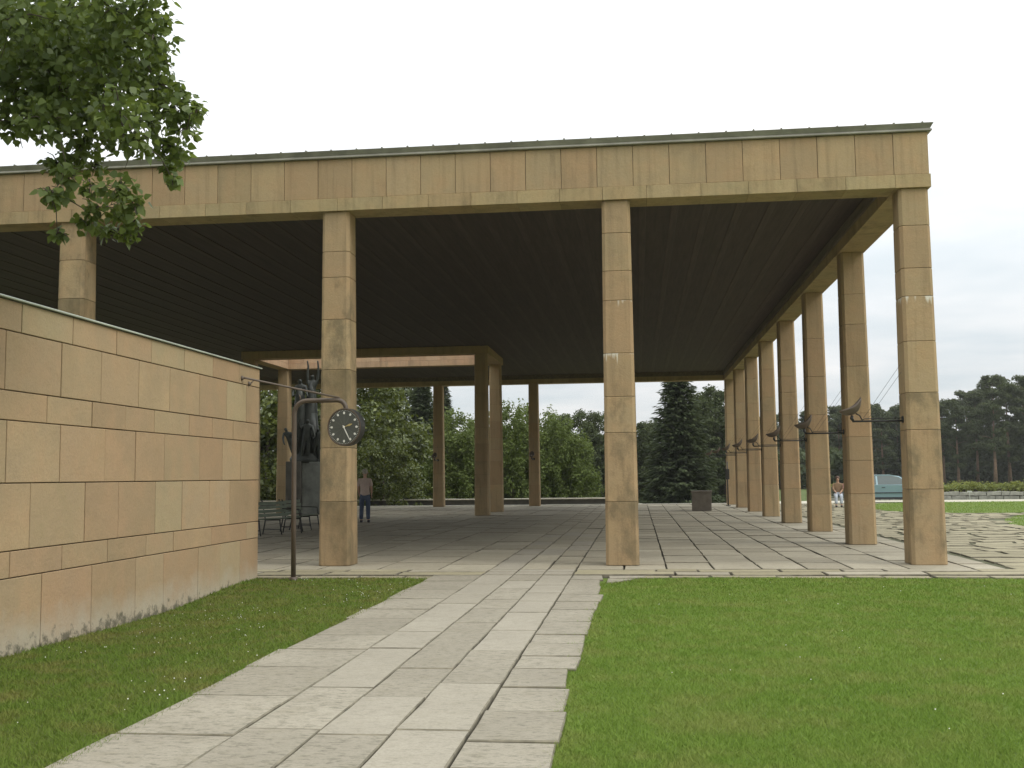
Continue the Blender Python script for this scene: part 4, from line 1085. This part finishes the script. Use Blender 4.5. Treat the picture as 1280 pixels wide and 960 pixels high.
for px,D,s,i,lb in ((720,96,1.03,0,'dark round tree between the pale trees and the middle front column'),(752,99,1.02,1,'dark round tree just left of the middle front column'),(792,97,.95,0,'dark round tree just right of the middle front column'),
                    (886,95,1.16,1,'dark tree right of the big spruce'),(906,92,1.2,0,'dark tree behind the farthest right columns'),(822,104,.95,1,'dark tree at the left foot of the big spruce'),(505,92,1.3,1,'dark tree crown above the leafy tree, left of the back column'),(380,90,1.2,0,'dark tree behind the statue')):
    put_tree('dark_tree',drk[i],px,D,-2.7,lb,'dark trees behind the hall',s)
put_tree('spruce_tree',spr[0],849,78,-2.7,'large dark spruce standing beyond the back of the hall',scale=1.0)
GR='pines beyond the hedge'
k=0
for px,D,H in ((1262,150,1.02),(1244,142,.97),(1222,152,.88),(1198,146,.78),(1284,145,.98),(1180,150,.76),(1160,156,.80),(1146,150,.74),(1124,154,.76),(1104,150,.75),(1086,158,.79),(1070,152,.74),(1050,155,.76),(1030,150,.72),(1010,156,.73),(990,152,.70),(970,158,.70),(948,152,.66),(930,156,.66),(1306,152,1.0),(1330,150,.95),(1296,160,1.1),(1212,165,.95),(1232,168,1.0),(1132,166,.82),(1094,168,.84),(1170,164,.85),(1056,166,.82)):
    lb={0:'tall pine with the highest crown at the right edge of the photo',3:'pine just right of the front corner column, above the hedge',9:'pine rising behind the car roof between the two nearest right columns'}.get(k,'tall pine in the row beyond the hedge and road')
    put_tree('pine_tree',pines[k%3],px,D,-.1,lb,GR,H*.96); k+=1
# the wood behind them that reads as one mass
fwd=[]
for i in range(300):
    px=rng.uniform(880,1075); D=rng.uniform(120,140); q=px_ray(px,590); p=CAM+q/q.dot(fw)*D
    fwd.append((p.x,p.y,rng.uniform(-.3,3.4)))
for i in range(560):
    px=rng.uniform(900,1400); D=rng.uniform(152,172); q=px_ray(px,590); p=CAM+q/q.dot(fw)*D
    fwd.append((p.x,p.y,rng.uniform(-.2,5.)))
for i in range(1300):
    px=rng.uniform(880,1420); D=rng.uniform(172,200); q=px_ray(px,590); p=CAM+q/q.dot(fw)*D
    fwd.append((p.x,p.y,rng.uniform(-.2,9.2+1.4*math.sin(px*.03))))
V,F=leaf_cloud(fwd,[(1.6,1.6,1.3)]*len(fwd),60,.75,nrg,.5)
fo=link('far_wood',np_mesh('far_wood',V,F,M['leaf_dark'],4)); tag(fo,'dark mass of woodland behind the pines','wood',kind='stuff')
fwd=[]
for i in range(1000):
    px=rng.uniform(200,930); D=rng.uniform(108,125); q=px_ray(px,590); p=CAM+q/q.dot(fw)*D
    fwd.append((p.x,p.y,rng.uniform(-3.,3.6+.8*math.sin(px*.035))))
V,F=leaf_cloud(fwd,[(1.4,1.4,1.2)]*len(fwd),60,.6,nrg,.5)
fo=link('far_wood',np_mesh('far_wood',V,F,M['leaf_dark'],4)); tag(fo,'dark mass of woodland below the hall terrace','wood',kind='stuff')

# ------------------------------------------------------------------ the tree whose branches hang in at the upper left
nt=tag(empty('overhanging_tree',(0,0,0)),'leafy tree with branches hanging in at the upper left, above the stone wall','tree')
TB=Vector((-14.2,-8.2,-.15))
spots=[]   # (pixel x, y, depth, radius in metres)
def sp(x,y,d,r_): spots.append((at_depth(x,y,d),r_))
for x,y,r_ in ((20,20,.42),(80,15,.4),(140,10,.36),(185,8,.22),(40,70,.42),(100,60,.4),(155,55,.34),(195,50,.2),(198,70,.17),(20,115,.4),(75,115,.42),(130,105,.4),(175,100,.24),
               (200,105,.2),(222,122,.17),(235,138,.15),(210,140,.2),(185,150,.2),(150,140,.26),(110,150,.3),(60,150,.24),(20,150,.2),(140,168,.2),(105,178,.17),(175,178,.15),(205,182,.15),(222,190,.12),(232,165,.12),
               (72,205,.14),(95,195,.14),(85,218,.12),(120,208,.12),(212,212,.11),(215,224,.07),(65,245,.10),(80,248,.10),(150,238,.15),(165,255,.13),(150,262,.13),(120,262,.12),(110,278,.11),(132,288,.10),(165,280,.13),(158,298,.08),(70,290,.08),(205,28,.10),(248,140,.06),(115,235,.09)):
    sp(x+rng.uniform(-3,3),y+rng.uniform(-3,3),rng.uniform(8.7,10.0),r_)
for x,y,r_ in ((30,40,.6),(110,30,.5),(60,100,.55),(130,80,.45)): sp(x,y,11.2,r_)
c0=Vector((-13.2,-8.3,7.2))
n=0
while n<120:
    d=Vector((rng.gauss(0,1),rng.gauss(0,1),rng.gauss(0,.8))); d=d.normalized()*(rng.random()**.4)*4.4; p=c0+d
    if p.z<3.6: continue
    q=to_px(p)
    if q and -95<q[0]<1380 and -95<q[1]<1060: continue
    spots.append((p,rng.uniform(.4,.75))); n+=1
mb=MB(); tp=[TB,TB+Vector((.1,0,2)),TB+Vector((.25,-.05,4)),TB+Vector((.5,0,6)),TB+Vector((.7,0,8.2)),TB+Vector((.8,.1,10.5))]
mb.tube(tp,[.34,.27,.23,.18,.12,.04],10); mb.build('trunk',M['trunk'],nt,True)
# limbs: grow from the trunk towards each cluster through the nearest spot already reached
br=MB(); reached=[(Vector(p),.12) for p in tp[2:]]
for p,r_ in sorted(spots,key=lambda s:(s[0]-tp[3]).length):
    best=min(reached,key=lambda q:(q[0]-p).length+.12*(q[0]-tp[3]).length+2.5*max(0,p.z-q[0].z+.05)*(p.z<5.2))
    a=best[0]; ra=max(.006,min(best[1]*.72,.05)); md=a.lerp(p,.5)+Vector((rng.uniform(-.1,.1),rng.uniform(-.1,.1),rng.uniform(.0,.12)))*(p-a).length
    br.tube([a,md,p],[ra,ra*.8,ra*.55],5,False); reached.append((p,ra*.8))
    for k in range(6):
        e=p+Vector((rng.gauss(0,.45),rng.gauss(0,.45),rng.gauss(-.1,.45)))*r_; br.tube([p,p.lerp(e,.5)+Vector((0,0,.03)),e],[.006,.005,.003],4,False)
br.build('branches',M['trunk'],nt,True)
LV=[];LF=[]
rgL=np.random.default_rng(5)
shape=np.array([(0,0,0),(-.34,.10,.05),(-.46,.34,.07),(-.27,.66,.04),(0,1.0,-.06),(.27,.66,.04),(.46,.34,.07),(.34,.10,.05)])
vs_all=[]
for p,r_ in spots:
    q=to_px(p); inv=q is not None and -150<q[0]<500 and -150<q[1]<400
    cnt=int((430 if inv else 230)*(r_/.4)**2)+ (14 if inv else 0); size=.080 if inv else .10
    d=rgL.normal(size=(cnt,3)); d/=np.linalg.norm(d,axis=1)[:,None]; rad=rgL.random(cnt)**.5
    P=np.array(p)+d*(rad*r_)[:,None]*np.array([1,1,.92])
    nr=rgL.normal(size=(cnt,3))*.75+np.array([.15,-.35,.55])+d*.4; nr/=np.linalg.norm(nr,axis=1)[:,None]
    ay=np.array([0,0,-1.])+rgL.normal(size=(cnt,3))*.65+d*.4; ay-=nr*(ay*nr).sum(1)[:,None]; ay/=np.linalg.norm(ay,axis=1)[:,None]+1e-9
    axx=np.cross(ay,nr); s=size*(.45+.75*rgL.random(cnt))
    vs_all.append((P[:,None,:]+s[:,None,None]*(shape[None,:,0,None]*axx[:,None,:]+shape[None,:,1,None]*ay[:,None,:]+shape[None,:,2,None]*nr[:,None,:])).reshape(-1,3))
V=np.concatenate(vs_all)
link('crown',np_mesh('crown',V,np.arange(len(V)),M['leaf_near'],8),nt)

# ------------------------------------------------------------------ grass blades and clover flowers
def blades(name,n,sampler,zf,mat,h,label,w=.0032):
    P=sampler(n); n=len(P); rg=nrg
    a=rg.random(n)*6.283; hh=h*(.55+.8*rg.random(n)); ww=w*(.7+.7*rg.random(n))
    dist=np.hypot(P[:,0]-CAM.x,P[:,1]-CAM.y); ww*=np.clip(dist/7.,1.,3.2)
    z=np.array([zf(x,y) for x,y in P])
    ln=rg.normal(size=(n,2))*.85*hh[:,None]
    V=np.empty((n,3,3)); V[:,0,0]=P[:,0]-np.cos(a)*ww; V[:,0,1]=P[:,1]-np.sin(a)*ww; V[:,0,2]=z-.004
    V[:,1,0]=P[:,0]+np.cos(a)*ww; V[:,1,1]=P[:,1]+np.sin(a)*ww; V[:,1,2]=z-.004
    V[:,2,0]=P[:,0]+ln[:,0]; V[:,2,1]=P[:,1]+ln[:,1]; V[:,2,2]=z+hh
    o=link(name,np_mesh(name,V.reshape(-1,3),np.arange(3*n),mat,3)); return tag(o,label,'grass',kind='stuff')
def samp(x0f,x1,y0,y1,k=1.3):
    def f(n):
        # more blades close to the camera, where they can be seen
        u=nrg.random(n*3); d0=y0-CAM.y; d1=y1-CAM.y
        d=d0*(d1/d0)**u; y=CAM.y+d
        xl=CAM.x-.9*d-1; xr=CAM.x+.62*d+1
        x=xl+(xr-xl)*nrg.random(n*3)
        ok=(x>=x0f(y))&(x<=x1(y)); P=np.stack([x[ok],y[ok]],1); return P[:n]
    return f
def edge_fn(E_,sign,soft):
    y0=np.array([e[0] for e in E_]); xe=np.array([e[2] for e in E_]); y1=np.array([e[1] for e in E_])
    def f(y):
        k=np.clip(np.searchsorted(y0,y)-1,0,len(E_)-1)
        jn=np.minimum(np.abs(y-y0[k]),np.abs(y-y1[k]))<.03           # grass creeps into the joints
        return xe[k]-sign*(.02+.02*nrg.random(len(y)))-sign*jn*nrg.random(len(y))*soft
    return f
re_=edge_fn(RE,1,.16); redge=lambda y:re_(y)+np.where(y>-2.9,(y+2.9)**2*.62,0)
blades('grass_right',480000,samp(redge,lambda y:y*0+16,-15.2,-1.93),right_lawn_z,M['blade'],.030,'short green mown grass right of the stone path')
ledge=edge_fn(LE,-1,.10)
blades('grass_left',200000,samp(lambda y:y*0-10.6,ledge,-15.2,-1.9),left_lawn_z,M['blade_dry'],.032,'clover-speckled grass between the stone wall and the path')
def far_samp(P,n):
    def f(_):
        xs_=[p[0] for p in P]; ys_=[p[1] for p in P]; out=[]
        while len(out)<n:
            x,y=rng.uniform(min(xs_),min(26,max(xs_))),rng.uniform(min(ys_),max(ys_))
            if inpoly(x,y,P): out.append((x,y))
        return np.array(out)
    return f
blades('grass_far',30000,far_samp(far_lawn,30000),lambda x,y:-.018,M['blade'],.045,'far strip of mown grass beside the car')
blades('grass_round',30000,far_samp(near_round,30000),lambda x,y:-.016,M['blade'],.045,'curved grass plot at the right edge of the photo')
fl=MB()
for i in range(420):
    if i<330:
        y=-13+11*rng.random()**.8; x=rng.uniform(-10.3,-7.9); z=left_lawn_z(x,y)
        if math.sin(x*2.3+1)*math.sin(y*1.1)+rng.uniform(-.6,.6)<0: continue
    else: x,y=rng.uniform(-4.8,6),rng.uniform(-13,-2.2); z=right_lawn_z(x,y)
    r_=rng.uniform(.0035,.0065); h=z+rng.uniform(.03,.05)
    fl.add([(x+r_,y,h),(x,y+r_,h),(x-r_,y,h),(x,y-r_,h),(x,y,h+r_),(x,y,h-r_)],[(0,1,4),(1,2,4),(2,3,4),(3,0,4),(1,0,5),(2,1,5),(3,2,5),(0,3,5)])
tag(fl.build('clover_flowers',M['flower'],fixn=False),'small white clover flowers scattered in the lawns','flowers',kind='stuff')

# ------------------------------------------------------------------ the damp air of an overcast day
hz=MB(); hz.box(-260,260,-40,330,-4.2,24)
haze=hz.build('haze',bpy.data.materials.new('haze_air')); tag(haze,'thin pale haze in the air over the park','haze',kind='stuff')
hm=haze.data.materials[0]; hm.use_nodes=True; hm.node_tree.nodes.clear()
ho=hm.node_tree.nodes.new('ShaderNodeOutputMaterial'); hv=hm.node_tree.nodes.new('ShaderNodeVolumePrincipled')
hv.inputs['Color'].default_value=(.96,.96,.94,1); hv.inputs['Density'].default_value=.00028; hv.inputs['Anisotropy'].default_value=.2
hm.node_tree.links.new(hv.outputs[0],ho.inputs['Volume'])
